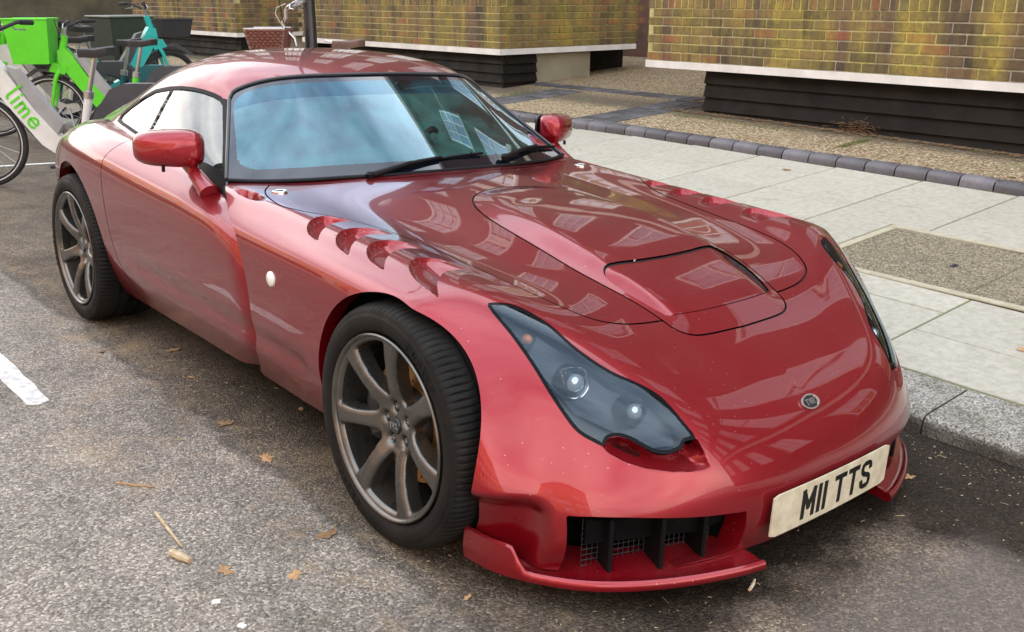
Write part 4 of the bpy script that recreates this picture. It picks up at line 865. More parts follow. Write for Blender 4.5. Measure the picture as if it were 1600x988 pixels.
# ================================================================ roof, glass, cabin
GH = [
 [(0,1.280,1.083),(.2,1.290,1.080),(.36,1.335,1.072),(.465,1.400,1.052),(.545,1.440,1.020),(.583,1.412,.984),(.632,1.322,.915),(.687,1.220,.840),(.742,1.118,.765),(.765,1.065,.70)],
 [(0,1.430,1.126),(.2,1.438,1.120),(.37,1.468,1.104),(.48,1.510,1.076),(.558,1.545,1.038),(.594,1.525,.998),(.645,1.445,.928),(.699,1.355,.853),(.748,1.275,.775),(.77,1.23,.70)],
 [(0,1.62,1.152),(.2,1.622,1.146),(.375,1.635,1.126),(.488,1.655,1.092),(.566,1.672,1.048),(.600,1.665,1.010),(.650,1.60,.940),(.702,1.53,.865),(.748,1.47,.785),(.77,1.43,.70)],
 [(0,1.83,1.159),(.2,1.83,1.152),(.378,1.835,1.127),(.490,1.845,1.088),(.570,1.855,1.042),(.606,1.85,1.003),(.654,1.81,.935),(.702,1.76,.862),(.745,1.71,.790),(.765,1.68,.71)],
 [(0,2.05,1.146),(.2,2.05,1.138),(.375,2.05,1.108),(.485,2.05,1.064),(.565,2.05,1.015),(.606,2.05,.972),(.650,2.03,.912),(.694,2.00,.855),(.735,1.97,.795),(.757,1.95,.72)],
 [(0,2.26,1.112),(.2,2.26,1.103),(.365,2.26,1.070),(.472,2.26,1.022),(.552,2.26,.968),(.596,2.26,.926),(.640,2.25,.878),(.682,2.24,.835),(.720,2.22,.79),(.745,2.21,.73)],
 [(0,2.47,1.060),(.2,2.47,1.050),(.352,2.47,1.014),(.455,2.47,.965),(.535,2.47,.913),(.580,2.47,.878),(.622,2.47,.842),(.662,2.47,.806),(.70,2.47,.77),(.72,2.47,.72)],
 [(0,2.70,.990),(.2,2.70,.981),(.34,2.70,.946),(.44,2.70,.902),(.52,2.70,.857),(.562,2.70,.828),(.60,2.70,.797),(.635,2.70,.767),(.665,2.70,.737),(.69,2.70,.69)],
 [(0,2.95,.900),(.2,2.95,.893),(.325,2.95,.867),(.42,2.95,.832),(.495,2.95,.795),(.535,2.95,.770),(.57,2.95,.745),(.60,2.95,.718),(.63,2.95,.69),(.65,2.95,.65)],
 [(0,3.14,.80),(.19,3.14,.794),(.31,3.14,.775),(.40,3.14,.748),(.47,3.14,.718),(.505,3.14,.698),(.535,3.14,.676),(.565,3.14,.652),(.59,3.14,.63),(.61,3.14,.60)]]
GHN = np.array(GH); gTU = dens(10, [12,14,16,16,14,12,8,8,8]); gTV = dens(10, [10,10,10,10,12,10,10,10,6])
SG = surf(GHN, gTU, gTV); gV = SG.reshape(-1, 3) * (-1, 1, 1); gT = tri_grid(len(gTU), len(gTV))
if vnormals(gV, gT)[0][2] < 0: gT = gT[:, ::-1]
GBVH = BVHTree.FromPolygons([tuple(v) for v in gV], [tuple(int(q) for q in t) for t in gT])
def ongreen(u, v):
    o, d = ray_car(u, v); h = GBVH.ray_cast(Vector(o), Vector(d).normalized()); return None if h[0] is None else np.array(h[0])
WINPX = [(352.5,160),(346,151),(334,145),(319,140),(304,136.7),(285,134.5),(267,135),(243,139.7),(225,150),(206,164),(190,178),(183,189),(197,200),(216,212.6),(248,226.5),(280,241),(315,258),(352.5,276)]
_wp = [ongreen(*q) for q in WINPX]; _wp = [q for q in _wp if q is not None]
WIN = np.array([(q[1], q[2]) for q in _wp])
PA, PB = ongreen(268, 138), ongreen(231, 208)
POST = np.array([(PA[1], PA[2]), (PB[1], PB[2] - .03)])
def G_win(P): return far(lambda P: poly_sd(P[:, 1:], WIN), P, (P[:, 0] < -.5) & (P[:, 1] > 1.0) & (P[:, 1] < 2.6))
def G_post(P): return far(lambda P: line_d(P[:, 1:], POST), P, (P[:, 0] < -.45) & (P[:, 1] > 1.7) & (P[:, 1] < 2.3)) - .006
REARW = sym(sp2([(0,2.28),(.25,2.30),(.38,2.36),(.40,2.5),(.37,2.8),(.33,2.95),(.2,2.99),(0,3.0)], 4))
def G_rear(P): return far(lambda P: poly_sd(P[:, :2], REARW), P, P[:, 1] > 2.1)
for fn, offs in ((G_win, (0, -.011)), (G_post, (0,)), (G_rear, (0, -.03))):
    for o in offs: gV, gT = cut(gV, gT, fn(gV) - o)
gN = vnormals(gV, gT); gc = gV[gT].mean(1); w1, w2, w3 = G_win(gc), G_post(gc), G_rear(gc)
glass_ = (w1 < -.011); post_ = glass_ & (w2 < 0); glass_ &= ~post_; seal_ = (w1 < 0) & (w1 > -.011)
rglass_ = (w3 < -.03); rseal_ = (w3 < 0) & ~rglass_
wf = WIN[np.argmin(WIN[:, 0])]
pil_ = (~glass_) & (~seal_) & (~post_) & (gc[:, 1] < 1.46) & (gc[:, 2] < .992) & (gc[:, 0] < -.56)
roof_ = ~(glass_ | seal_ | post_ | rglass_ | rseal_ | pil_)
rV, rT = both(gV, gT[roof_]); roof = part('roof', rV, rT, PAINT)
rV, rT = both(gV - gN * .006, gT[rseal_]); part('rear_window_border', rV, rT, RUBBER)
rV, rT = both(gV - gN * .006, gT[rglass_]); part('rear_window', rV, rT, mat('rear_glass_black', (.01, .012, .012), .05, coat=1))
for side in (0, 1):
    X = (lambda V, T: (V, T)) if side == 0 else mirror
    back = gc[:, 1] * 0 + (gc[:, 1] - np.interp(gc[:, 2], [POST[1][1], POST[0][1]], [POST[1][0], POST[0][0]]))
    dw = part('door_window', *X(*compact(gV - gN * .006, gT[glass_ & (back < 0)])), SIDEGL)
    part('window_seal', *X(*compact(gV - gN * .001, gT[seal_ | pil_])), RUBBER, dw, auto=None)
    part('quarter_window', *X(*compact(gV - gN * .006, gT[glass_ & (back >= 0)])), SIDEGL)
    part('window_post', *X(*compact(gV - gN * .002, gT[post_])), RUBBER, dw, auto=None)
# ---- windscreen: four-sided patch between cowl, roof edge and pillars
def wcurve(pts, n):
    P = spline(pts, 12); L = np.r_[0, np.cumsum(np.linalg.norm(np.diff(P, axis=0), axis=1))]; t = np.linspace(0, L[-1], n)
    return np.c_[[np.interp(t, L, P[:, k]) for k in range(3)]].T
NS, NT = 201, 101
wb = [(-.742,1.118,.765),(-.66,1.070,.762),(-.54,1.016,.764),(-.40,.965,.770),(-.2,.905,.777),(0,.885,.780)]
wt_ = [(-.578,1.425,.992),(-.545,1.440,1.020),(-.465,1.400,1.052),(-.36,1.335,1.072),(-.2,1.290,1.080),(0,1.280,1.083)]
mk = lambda l: wcurve(l + [(-x, y, z) for x, y, z in l[-2::-1]], NS)
WB, WT = mk(wb), mk(wt_)
tt_ = np.linspace(-.12, 1.0, NT); ss_ = np.linspace(-1, 1, NS)
WS = np.array([[WB[j] * (1 - t) + WT[j] * t + np.array((0, -1, .9)) * .02 * max(0, t) * (1 - t) * (1 - ss_[j] ** 4) for j in range(NS)] for t in tt_])
wV = WS.reshape(-1, 3)
def wtri(mask):
    T = []
    for i in range(NT - 1):
        for j in range(NS - 1):
            if mask((tt_[i] + tt_[i + 1]) / 2, (ss_[j] + ss_[j + 1]) / 2): a = i * NS + j; T += [(a, a + 1, a + NS + 1), (a, a + NS + 1, a + NS)]
    return np.array(T)
_corner = lambda t, s: (abs(s) - .80) ** 2 * 25 + (abs(t - .52) - .33) ** 2 * 55 > 1 and abs(s) > .80 and abs(t - .52) > .33
def w_border(t, s): return t < .10 or t > .935 or abs(s) > .945 or ((max(0, abs(s) - .85) / .095) ** 2 + (max(0, abs(t - .52) - .315) / .10) ** 2 > 1)
FRIT = mat('windscreen_border_black', (.004, .006, .012), .06, coat=1.0, coat_r=.01)
WBVH = BVHTree.FromPolygons([tuple(v) for v in wV], [tuple(int(q) for q in t) for t in wtri(lambda t, s: True)])
ws = part('windscreen', wV, wtri(lambda t, s: not w_border(t, s) and t < .78), SCREEN)
part('sun_band', wV, wtri(lambda t, s: not w_border(t, s) and t >= .78), glass_mat('sun_band_glass', (.16, .45, .55), 3.0, .0, 1.52, film=.35, filmcol=(.01, .16, .24), refl_tint=(.55, .82, 1.0)), ws)
part('windscreen_border', wV, wtri(w_border), FRIT, ws)
WN = np.array((0, -.60, .80))
def onscreen(u, v, off=.0):
    o, d = ray_car(u, v); h = WBVH.ray_cast(Vector(o), Vector(d).normalized()); q = np.array(h[0]) if h[0] is not None else px_x(u, v, 0)
    return q + WN * off
rim_pts = [WS[i, 0] for i in range(10, NT)] + [WS[-1, j] for j in range(1, NS)] + [WS[i, -1] for i in range(NT - 2, 9, -1)]
MB().tube([q + np.array((0, -.002, .004)) for q in rim_pts], .0055, 6).build('screen_trim', mat('screen_trim_grey', (.05, .05, .055), .3), ws)
base_pts = [WB[j] + np.array((0, -.012, -.002)) for j in range(NS)]
MB().tube(base_pts, .010, 8, squash=.7).build('cowl_seal', RUBBER, ws)
# mirror foot and toll-tag disc stuck inside the screen
g = MB(); q = onscreen(622, 133, -.012); g.lathe([(-.006, .001), (-.006, .016), (.004, .02), (.008, .018), (.008, .001)], 'y', q, 16); g.tube([q, q + (0, .03, -.02), q + (0, .05, -.03)], .007, 8); g.build('mirror_foot', BLACK, ws)
g = MB(); q = onscreen(677, 209, -.010); g.lathe([(-.004, .012), (-.006, .022), (.002, .034), (.008, .034), (.008, .012)], 'y', q, 24); g.build('permit_holder', BLACK, ws)
g = MB(); g.lathe([(-.003, .001), (-.004, .012), (.004, .012)], 'y', q, 20); g.build('permit_holder_knob', mat('grey_plastic', (.12, .12, .12), .5), ws)
# wipers: arm, blade and rubber, laid on the screen
def wiper(tip_a, tip_b, piv):
    A, B, Pv = onscreen(*tip_a, .010), onscreen(*tip_b, .012), onscreen(*piv, .018)
    pts = [A + (B - A) * t + WN * (.010 * math.sin(math.pi * t)) for t in np.linspace(0, 1, 12)]
    g = MB(); g.tube([A + (B - A) * t for t in np.linspace(0, 1, 12)], .005, 6); wp = g.build('wiper', RUBBER, CAR)
    g = MB(); g.tube(pts, .0045, 6); M_ = (A + B) / 2 + WN * .018
    for t in (.15, .4, .6, .85): g.tube([A + (B - A) * t, A + (B - A) * t + WN * .014], .004, 5)
    g.build('wiper_frame', BLACK, wp)
    g = MB(); g.tube([Pv, Pv + (M_ - Pv) * .5 + WN * .012, M_], [.012, .008, .006], 8); g.lathe([(-.01, .012), (.006, .016), (.014, .010), (.015, .001)], 'z', Pv, 12); g.build('wiper_arm', BLACK, wp)
wiper((612, 268), (752, 243), (576, 281)); wiper((800, 240), (864, 232), (786, 252))
# cabin: dashboard, seats, steering wheel, floor
g = MB()
dash = [(-.68,1.22),(-.5,1.08),(-.25,.99),(0,.955),(.25,.99),(.5,1.08),(.68,1.22),(.68,1.40),(-.68,1.40)]
g.prism(dash, .60, .735, lambda p, q, d: (p, q, d)); g.box((-.33, 1.36, .755), (.34, .16, .07), None, .03)
g.build('dashboard', DARKIN, CAR, auto=30)
g = MB(); g.box((0, 1.65, .24), (1.36, 1.1, .03)); g.box((0, 2.2, .55), (1.3, .04, .62)); g.box((-.69, 1.65, .48), (.03, 1.1, .5)); g.box((.69, 1.65, .48), (.03, 1.1, .5)); g.box((0, 1.6, .4), (.2, .9, .26), None, .03); g.box((0, 2.62, .62), (1.0, .84, .02)); g.build('cabin_tub', DARKIN, CAR)
for sx in (-.36, .36):
    s_ = MB(); s_.box((sx, 1.70, .42), (.46, .50, .16), None, .05); s_ = s_.build('seat', mat('seat_leather', (.05, .042, .036), .5, var=.3, scale=12), CAR)
    b_ = MB(); M3 = Matrix.Rotation(RAD(-20), 3, 'X'); b_.box((sx, 1.97, .70), (.44, .12, .56), M3, .05); b_.build('seat_back', MATS['seat_leather'], s_)
    b_ = MB(); b_.box((sx, 2.08, .99), (.24, .09, .15), M3, .035); b_.build('headrest', MATS['seat_leather'], s_)
g = MB(); Mw = Matrix.Rotation(RAD(24), 3, 'X'); cw = Vector((-.36, 1.46, .735))
g.tube([tuple(cw + Mw @ Vector((.175 * math.cos(a), 0, .175 * math.sin(a)))) for a in np.linspace(0, 2 * math.pi, 36, endpoint=False)], .014, 8, closed=True)
for a in (0.1, math.pi - .1, -math.pi / 2): g.tube([tuple(cw), tuple(cw + Mw @ Vector((.17 * math.cos(a), 0, .17 * math.sin(a))))], .013, 6)
g.build('steering_wheel', BLACK, CAR)
g = MB(); q = onscreen(622, 133); g.box((0, q[1] + .07, q[2] - .055), (.22, .03, .06), None, .014); g.build('rear_view_mirror', BLACK, CAR)
# under-body, so that no light leaks through
g = MB(); g.prism([(-.66,-.50),(-.56,-.30),(-.52,.40),(-.66,.45),(-.66,1.90),(-.52,2.0),(-.52,2.75),(-.5,3.1),(.5,3.1),(.52,2.75),(.52,2.0),(.66,1.90),(.66,.45),(.52,.40),(.56,-.30),(.66,-.50),(.4,-.62),(-.4,-.62)], .15, .21, lambda p, q, d: (p, q, d)); g.build('underbody', LINER, CAR)
g = MB(); g.box((0, .15, .33), (.9, .75, .28)); g.build('engine_bay', LINER, CAR)
for sx in (-1, 1):
    for (yc, zc, r) in (AF, AR):
        g = MB(); n = 28; V_ = []; F_ = []
        for k in range(n + 1):
            a = -RAD(35) + RAD(250) * k / n
            for x_ in (.76, .56): V_.append((sx * x_, yc + (r - .008) * math.cos(a), zc + (r - .008) * math.sin(a)))
        F_ = [(2 * k, 2 * k + 1, 2 * k + 3, 2 * k + 2) for k in range(n)]; g.add(V_, F_)
        c_ = len(g.V); g.V.append((sx * .56, yc, zc)); g.F += [(c_, 2 * k + 1, 2 * k + 3) for k in range(n)]
        g.build('wheel_well', LINER, CAR)
# ================================================================ stroke lettering
GL = {'M': (.64, [[(0,0),(0,1)],[(0,1),(.32,.35)],[(.32,.35),(.64,1)],[(.64,1),(.64,0)]]), 'I': (.0, [[(0,0),(0,1)]]), 'T': (.6, [[(0,1),(.6,1)],[(.3,1),(.3,0)]]),
 'S': (.6, [[(.6,.80),(.56,.93),(.45,1),(.16,1),(.04,.93),(0,.80),(.02,.66),(.12,.56),(.48,.44),(.58,.34),(.6,.20),(.56,.07),(.45,0),(.15,0),(.04,.07),(0,.20)]]),
 'V': (.6, [[(0,1),(.3,0)],[(.3,0),(.6,1)]]), 'R': (.6, [[(0,0),(0,1),(.42,1),(.56,.9),(.6,.75),(.56,.6),(.42,.5),(0,.5)],[(.3,.5),(.6,0)]]),
 'P': (.6, [[(0,0),(0,1),(.42,1),(.56,.9),(.6,.75),(.56,.6),(.42,.5),(0,.5)]]), 'O': (.6, [[(.15,0),(.04,.08),(0,.25),(0,.75),(.04,.92),(.15,1),(.45,1),(.56,.92),(.6,.75),(.6,.25),(.56,.08),(.45,0),(.15,0)]]),
 'X': (.6, [[(0,0),(.6,1)],[(0,1),(.6,0)]]), 'E': (.55, [[(.55,1),(0,1),(0,0),(.55,0)],[(0,.5),(.45,.5)]]),
 'l': (.14, [[(0,1.35),(0,.2),(.04,.06),(.14,0)]]), 'i': (.0, [[(0,.7),(0,0)],[(0,1.0),(0,1.03)]]), 'm': (.8, [[(0,0),(0,.7)],[(0,.5),(.06,.63),(.2,.7),(.34,.63),(.4,.5),(.4,0)],[(.4,.5),(.46,.63),(.6,.7),(.74,.63),(.8,.5),(.8,0)]]),
 'e': (.62, [[(0,.37),(.62,.37),(.58,.55),(.45,.68),(.31,.71),(.14,.65),(.02,.5),(0,.35),(.03,.18),(.15,.04),(.31,0),(.5,.04),(.6,.14)]])}
def lettering(text, h, stroke, gap, place, depth=.001, space=.4, square=True):
    """ribbon strokes; place(x, y, d) puts sheet coordinates in 3-D; returns a mesh builder and the total width"""
    g = MB(); x = 0.0
    for ch in text:
        if ch == ' ': x += space * h; continue
        wd, strokes = GL[ch]
        for st in strokes:
            P = [np.array((x + stroke / 2 + p * (h - (stroke if wd else 0)) , stroke / 2 + q * (h - stroke))) for p, q in st]; n = len(P); Lf = []; Rt = []
            for i in range(n):
                a = P[max(0, i - 1)]; b = P[min(n - 1, i + 1)]; t = (b - a) / (np.linalg.norm(b - a) + 1e-9); nn = np.array((-t[1], t[0]))
                e = np.zeros(2)
                if i == 0: e = -t * stroke / 2
                if i == n - 1: e = t * stroke / 2
                Lf.append(P[i] + nn * stroke / 2 + e); Rt.append(P[i] - nn * stroke / 2 + e)
            V_ = [place(*q, depth) for q in Lf] + [place(*q, depth) for q in Rt] + [place(*q, 0) for q in Lf] + [place(*q, 0) for q in Rt]
            F_ = []
            for i in range(n - 1): F_ += [(i, i + 1, n + i + 1, n + i), (i + 1, i, 2 * n + i, 2 * n + i + 1), (n + i, n + i + 1, 3 * n + i + 1, 3 * n + i)]
            F_ += [(0, n, 3 * n, 2 * n), (n - 1, 3 * n - 1, 4 * n - 1, 2 * n - 1)]
            g.add(V_, F_)
        x += stroke + wd * (h - (stroke if wd else 0)) + gap
    return g, x - gap
# ================================================================ headlamps
hlV, hlT = compact(V, T[(c_hl < 0)]); hn = vnormals(hlV, hlT); hf = F_hl(hlV[hlT].mean(1))
E1 = hl2(hlV); cen = hlV.mean(0)
LAMPRED = mat('lamp_housing_dark', (.008, .010, .014), .25, spec=.4)
SILVER = mat('lamp_reflector', (.72, .74, .78), .10, 1.0); AMBER = mat('amber_bulb', (.55, .16, .03), .25)
BOWLM = mat('lamp_bowl_grey', (.022, .026, .032), .25, .5)
def lamp(u, v, r, back, amber=False):
    q = onbody(u, v) - HN * back; ax = np.array((-.12, -1, .12)); ax /= np.linalg.norm(ax); Mx = Vector((0, 0, 1)).rotation_difference(Vector(ax)).to_matrix().to_4x4(); Mx.translation = Vector(q)
    a = MB().lathe([(-.035, r * .5), (-.01, r * .86), (.0, r * .95)], 'z', seg=28).xf(Mx)
    b = MB().lathe([(-.004, r * .94), (.006, r * .98), (.010, r * 1.08), (.004, r * 1.16), (-.03, r * 1.16)], 'z', seg=28).xf(Mx)
    c = MB().lathe([(.0, r * .62)] + [(.004 + .016 * math.sin(t), r * .62 * math.cos(t)) for t in np.linspace(0, math.pi / 2, 7)], 'z', seg=24).xf(Mx)
    return a, b, c
hl_parts = []
fsc = lambda P, k: P
inner = hlV - HN * .075 + (cen - hlV) * .10
lampdefs = [(822, 524, .020, .030, True), (899, 592, .034, .036, False), (992, 638, .030, .032, False)]
for side in (0, 1):
    X = (lambda V, T: (V, T)) if side == 0 else mirror
    def mbx(g, name, m, par, auto=40):
        V_ = np.array(g.V); 
        if side: V_ = V_ * (-1, 1, 1)
        F_ = g.F if not side else [f[::-1] for f in g.F]
        return raw(name, V_, F_, m, par, True, autosmooth=auto)
    hl = part('headlight', *X(*compact(hlV, hlT[hf < -.0085])), LENS)
    part('lens_border', *X(*compact(hlV - hn * .001, hlT[hf >= -.0085])), mat('lens_border_black', (.003, .004, .006), .22, spec=.12), hl)
    # bowl: floor sunk behind the cover plus the wall that joins them
    W = list(bedges(hlT)); bv = [tuple(q) for q in hlV] + [tuple(q) for q in inner]; nh = len(hlV)
    bf = [tuple(int(q) + nh for q in t) for t in hlT] + [(b, a, a + nh, b + nh) for a, b in W]
    bv = np.array(bv); bv[:nh] -= HN * .003
    if side: bv = bv * (-1, 1, 1); bf = [f[::-1] for f in bf]
    raw('lamp_bowl', bv, bf, LAMPRED, hl, True, autosmooth=30)
    for (u, v, r, bk, am) in lampdefs:
        a, b, c = lamp(u, v, r, bk); mbx(a, 'reflector', SILVER, hl); mbx(b, 'lamp_ring', CHROME if r > .03 else BOWLM, hl); mbx(c, 'bulb', AMBER if am else mat('lamp_glass', (.6, .66, .72), .08, .6), hl)
    # silver fairing between the lamps
    P3 = [onbody(*q) - HN * .050 for q in [(806, 500), (842, 518), (900, 560), (950, 600), (1010, 625), (1050, 660), (1060, 690), (1020, 695), (960, 668), (900, 640), (850, 580), (815, 535)]]
    g = MB(); g.add([np.mean(P3, 0) + HN * .006] + P3, [(0, k + 1, (k + 1) % len(P3) + 1) for k in range(len(P3))]); mbx(g, 'lamp_fairing', BOWLM, hl)
    # mesh behind the undercut below the lamp
    g = MB(); c0, c1 = onbody(952, 694) - HN * .030, onbody(1000, 712) - HN * .030; dv = np.array((0, 0, 1.)) * .028
    for k in range(13): t = k / 12; g.tube([c0 + (c1 - c0) * t - dv * .5, c0 + (c1 - c0) * min(1, t + .12) + dv * .5], .0010, 4, caps=False); g.tube([c0 + (c1 - c0) * t + dv * .5, c0 + (c1 - c0) * min(1, t + .12) - dv * .5], .0010, 4, caps=False)
    mbx(g, 'lamp_mesh', BLACK, hl)
# ================================================================ nose: plate, badge, intakes, splitters
PY = -.722
g = MB(); rr = .012
def rrect(w_, h_, r, n=5):
    P = []
    for cx_, cy_, a0 in ((w_/2-r, h_/2-r, 0), (-w_/2+r, h_/2-r, 90), (-w_/2+r, -h_/2+r, 180), (w_/2-r, -h_/2+r, 270)):
        P += [(cx_ + r * math.cos(RAD(a0 + 90 * k / n)), cy_ + r * math.sin(RAD(a0 + 90 * k / n))) for k in range(n + 1)]
    return P
PLT = math.tan(-.02)
def plate_at(x, z, d): return (x, PY - d + .10 * x * x * 1.0 + z * PLT, .180 + z)
PLM = mat('plate_white_grimy', (.66, .60, .44), .38, col2=(.50, .44, .31), scale=22, detail=9, bump=.08, bscale=90)
XS = np.linspace(-.26, .26, 27)
Vp = []; Fp = []
for k, x in enumerate(XS):
    e = .0555 - (max(0, abs(x) - .25) ** 2) * 60
    for d in (.004, 0): Vp += [plate_at(x, -e, d), plate_at(x, e, d)]
for k in range(26):
    a = 4 * k; b = a + 4; Fp += [(a, b, b + 1, a + 1), (a + 1, b + 1, b + 3, a + 3), (a + 2, a, a + 2 + 2 - 4 + 0, b + 2)] if 0 else [(a, b, b + 1, a + 1), (a + 1, b + 1, b + 3, a + 3), (b, a, a + 2, b + 2), (a + 2, a + 3, b + 3, b + 2)]
Fp += [(0, 1, 3, 2), (104, 106, 107, 105)]
plate = raw('number_plate', Vp, Fp, PLM, CAR, True, autosmooth=30)
lt, wd = lettering('MII TTS', .079, .0135, .0105, lambda x, y, d: (0, 0, 0), .001, .30)
lt, _ = lettering('MII TTS', .079, .0135, .0105, lambda x, y, d: plate_at(x - wd / 2 + .012, y - .0395, .0042 + d), .0012, .30); lt.build('plate_letters', mat('plate_black', (.006, .006, .006), .4), plate, smooth=False)
# badge
bc = onbody(1266, 628); bn = np.array((0, -.72, .69)); bn /= np.linalg.norm(bn); be2 = np.cross(bn, (1, 0, 0)); be2 = -be2 if be2[2] < 0 else be2
bc = np.array((0, bc[1], bc[2]))
def oval(a, b, d, n=40): return [tuple(bc + np.array((1., 0, 0)) * a * math.cos(t) + be2 * b * math.sin(t) + bn * d) for t in np.linspace(0, 2 * math.pi, n, endpoint=False)]
g = MB(); ra = oval(.036, .0205, 0.002) + oval(.036, .0205, .006) + oval(.031, .0165, .006) + oval(.030, .0155, .003)
for L in range(3): g.F += [(L * 40 + k, L * 40 + (k + 1) % 40, (L + 1) * 40 + (k + 1) % 40, (L + 1) * 40 + k) for k in range(40)]
g.V = ra; badge = g.build('nose_badge', CHROME, CAR)
g = MB(); g.add(oval(.0312, .0168, .0035), [tuple(range(40))]); g.build('badge_field', mat('badge_black', (.01, .012, .016), .2, coat=1), badge)
lt, wd = lettering('TVR', .0165, .0028, .0012, lambda x, y, d: (0, 0, 0))
lt, _ = lettering('TVR', .0165, .0028, .0012, lambda x, y, d: tuple(bc + np.array((1., 0, 0)) * (x - wd / 2) + be2 * (y - .0082) + bn * (.0038 + d)), .0008); lt.build('badge_letters', mat('badge_silver', (.45, .46, .48), .3, .9), badge, smooth=False)
# intakes: dark duct, fins, dirty floor
for sx in (-1, 1):
    pl = [(.73, -.46), (.66, -.55), (.55, -.61), (.42, -.655), (.32, -.672), (.32, -.48), (.62, -.40)]
    g = MB(); n = len(pl); g.add([(sx * a, y_ + .02, z) for z in (.075, .222) for a, y_ in pl], [tuple(range(n)), tuple(range(n, 2 * n))] + [(k, k + 1, n + k + 1, n + k) for k in (4, 5)] + [(6, 0, n, n + 6)]); duct = g.build('intake_duct', LINER, CAR, auto=30)
    for a, y0_ in ((.62, -.560), (.515, -.622), (.405, -.655)):
        g = MB(); Mz = Matrix.Rotation(RAD(14 * sx), 3, 'Z'); g.box((sx * (a - .01), y0_ + .06, .145), (.012, .10, .145), Mz, .004); g.build('intake_fin', BLACK, duct)
    g = MB(); A_, B_ = np.array((sx * .66, -.49, 0)), np.array((sx * .34, -.60, 0))
    for k in range(26): q = A_ + (B_ - A_) * k / 25; g.tube([q + (0, 0, .085), q + (0, 0, .22)], .0013, 4, caps=False)
    for k in range(10): z_ = .09 + k * .0135; g.tube([A_ + (0, 0, z_), B_ + (0, 0, z_)], .0013, 4, caps=False)
    g.build('intake_mesh', mat('mesh_dark', (.03, .03, .03), .4, .5), duct)
    # splitter: blade with rolled edge and upturned outer end
    E_ = spline([(.815, -.255, 0), (.805, -.345, 0), (.765, -.44, 0), (.695, -.535, 0), (.60, -.61, 0), (.48, -.672, 0), (.36, -.715, 0), (.285, -.732, 0)], 6)
    I_ = spline([(.70, -.245, 0), (.70, -.33, 0), (.67, -.41, 0), (.61, -.48, 0), (.53, -.53, 0), (.43, -.57, 0), (.34, -.60, 0), (.30, -.615, 0)], 6)
    n = len(E_); rows = []
    for k in range(n):
        e, i_ = E_[k], I_[k]; inn = (i_ - e) / np.linalg.norm(i_ - e); ya = e[1]
        up = .058 * (1 - sstep(np.array([-ya]), .385, .43)[0])          # the outer end turns up
        z0_ = .058; prof = [(0.125, z0_ + .044), (.030, z0_ + .026), (.016, z0_ + .021 + up * .02), (.012 + 0 * up, z0_ + .022 + up * .9), (.006, z0_ + .025 + up), (.000, z0_ + .021 + up), (-.003 - .01 * up, z0_ + .012 + up * .4), (0, z0_ + .002), (.01, z0_ - .002), (.125, z0_)]
        rows.append([(sx * (e[0] + inn[0] * d), e[1] + inn[1] * d, z) for d, z in prof])
    m_ = len(rows[0]); V_ = [q for r in rows for q in r]; F_ = [(k * m_ + j, (k + 1) * m_ + j, (k + 1) * m_ + (j + 1) % m_, k * m_ + (j + 1) % m_) for k in range(n - 1) for j in range(m_)] + [tuple(range(m_)), tuple((n - 1) * m_ + j for j in range(m_))[::-1]]
    raw('splitter', V_, F_, PAINT, CAR, True, autosmooth=50)
# lower lip under the plate
# round side repeater, bonnet lock, both sides
for sx in (-1, 1):
    q = onbody(424, 436); q = q * (-sx, 1, 1); g = MB(); g.lathe([(0, .0225), (.006, .021), (.010, .015), (.0115, .001)], 'x', seg=28)
    g.V = [(sx * v[0] + q[0] - sx * .001, v[1] + q[1], v[2] + q[2]) for v in g.V]; g.build('side_repeater', mat('repeater_lens', (.78, .77, .74), .18, coat=1), CAR)
    q = onbody(437, 300) * (-sx, 1, 1); g = MB(); g.lathe([(-.004, .026), (.003, .026), (.005, .022), (.003, .019), (.003, .001)], 'z', seg=28); g.V = [(v[0] + q[0], v[1] + q[1], v[2] + q[2]) for v in g.V]; lk = g.build('bonnet_lock', CHROME, bonnet)
    g = MB(); g.box((q[0], q[1], q[2] + .004), (.022, .004, .003)); g.build('lock_slot', BLACK, lk)
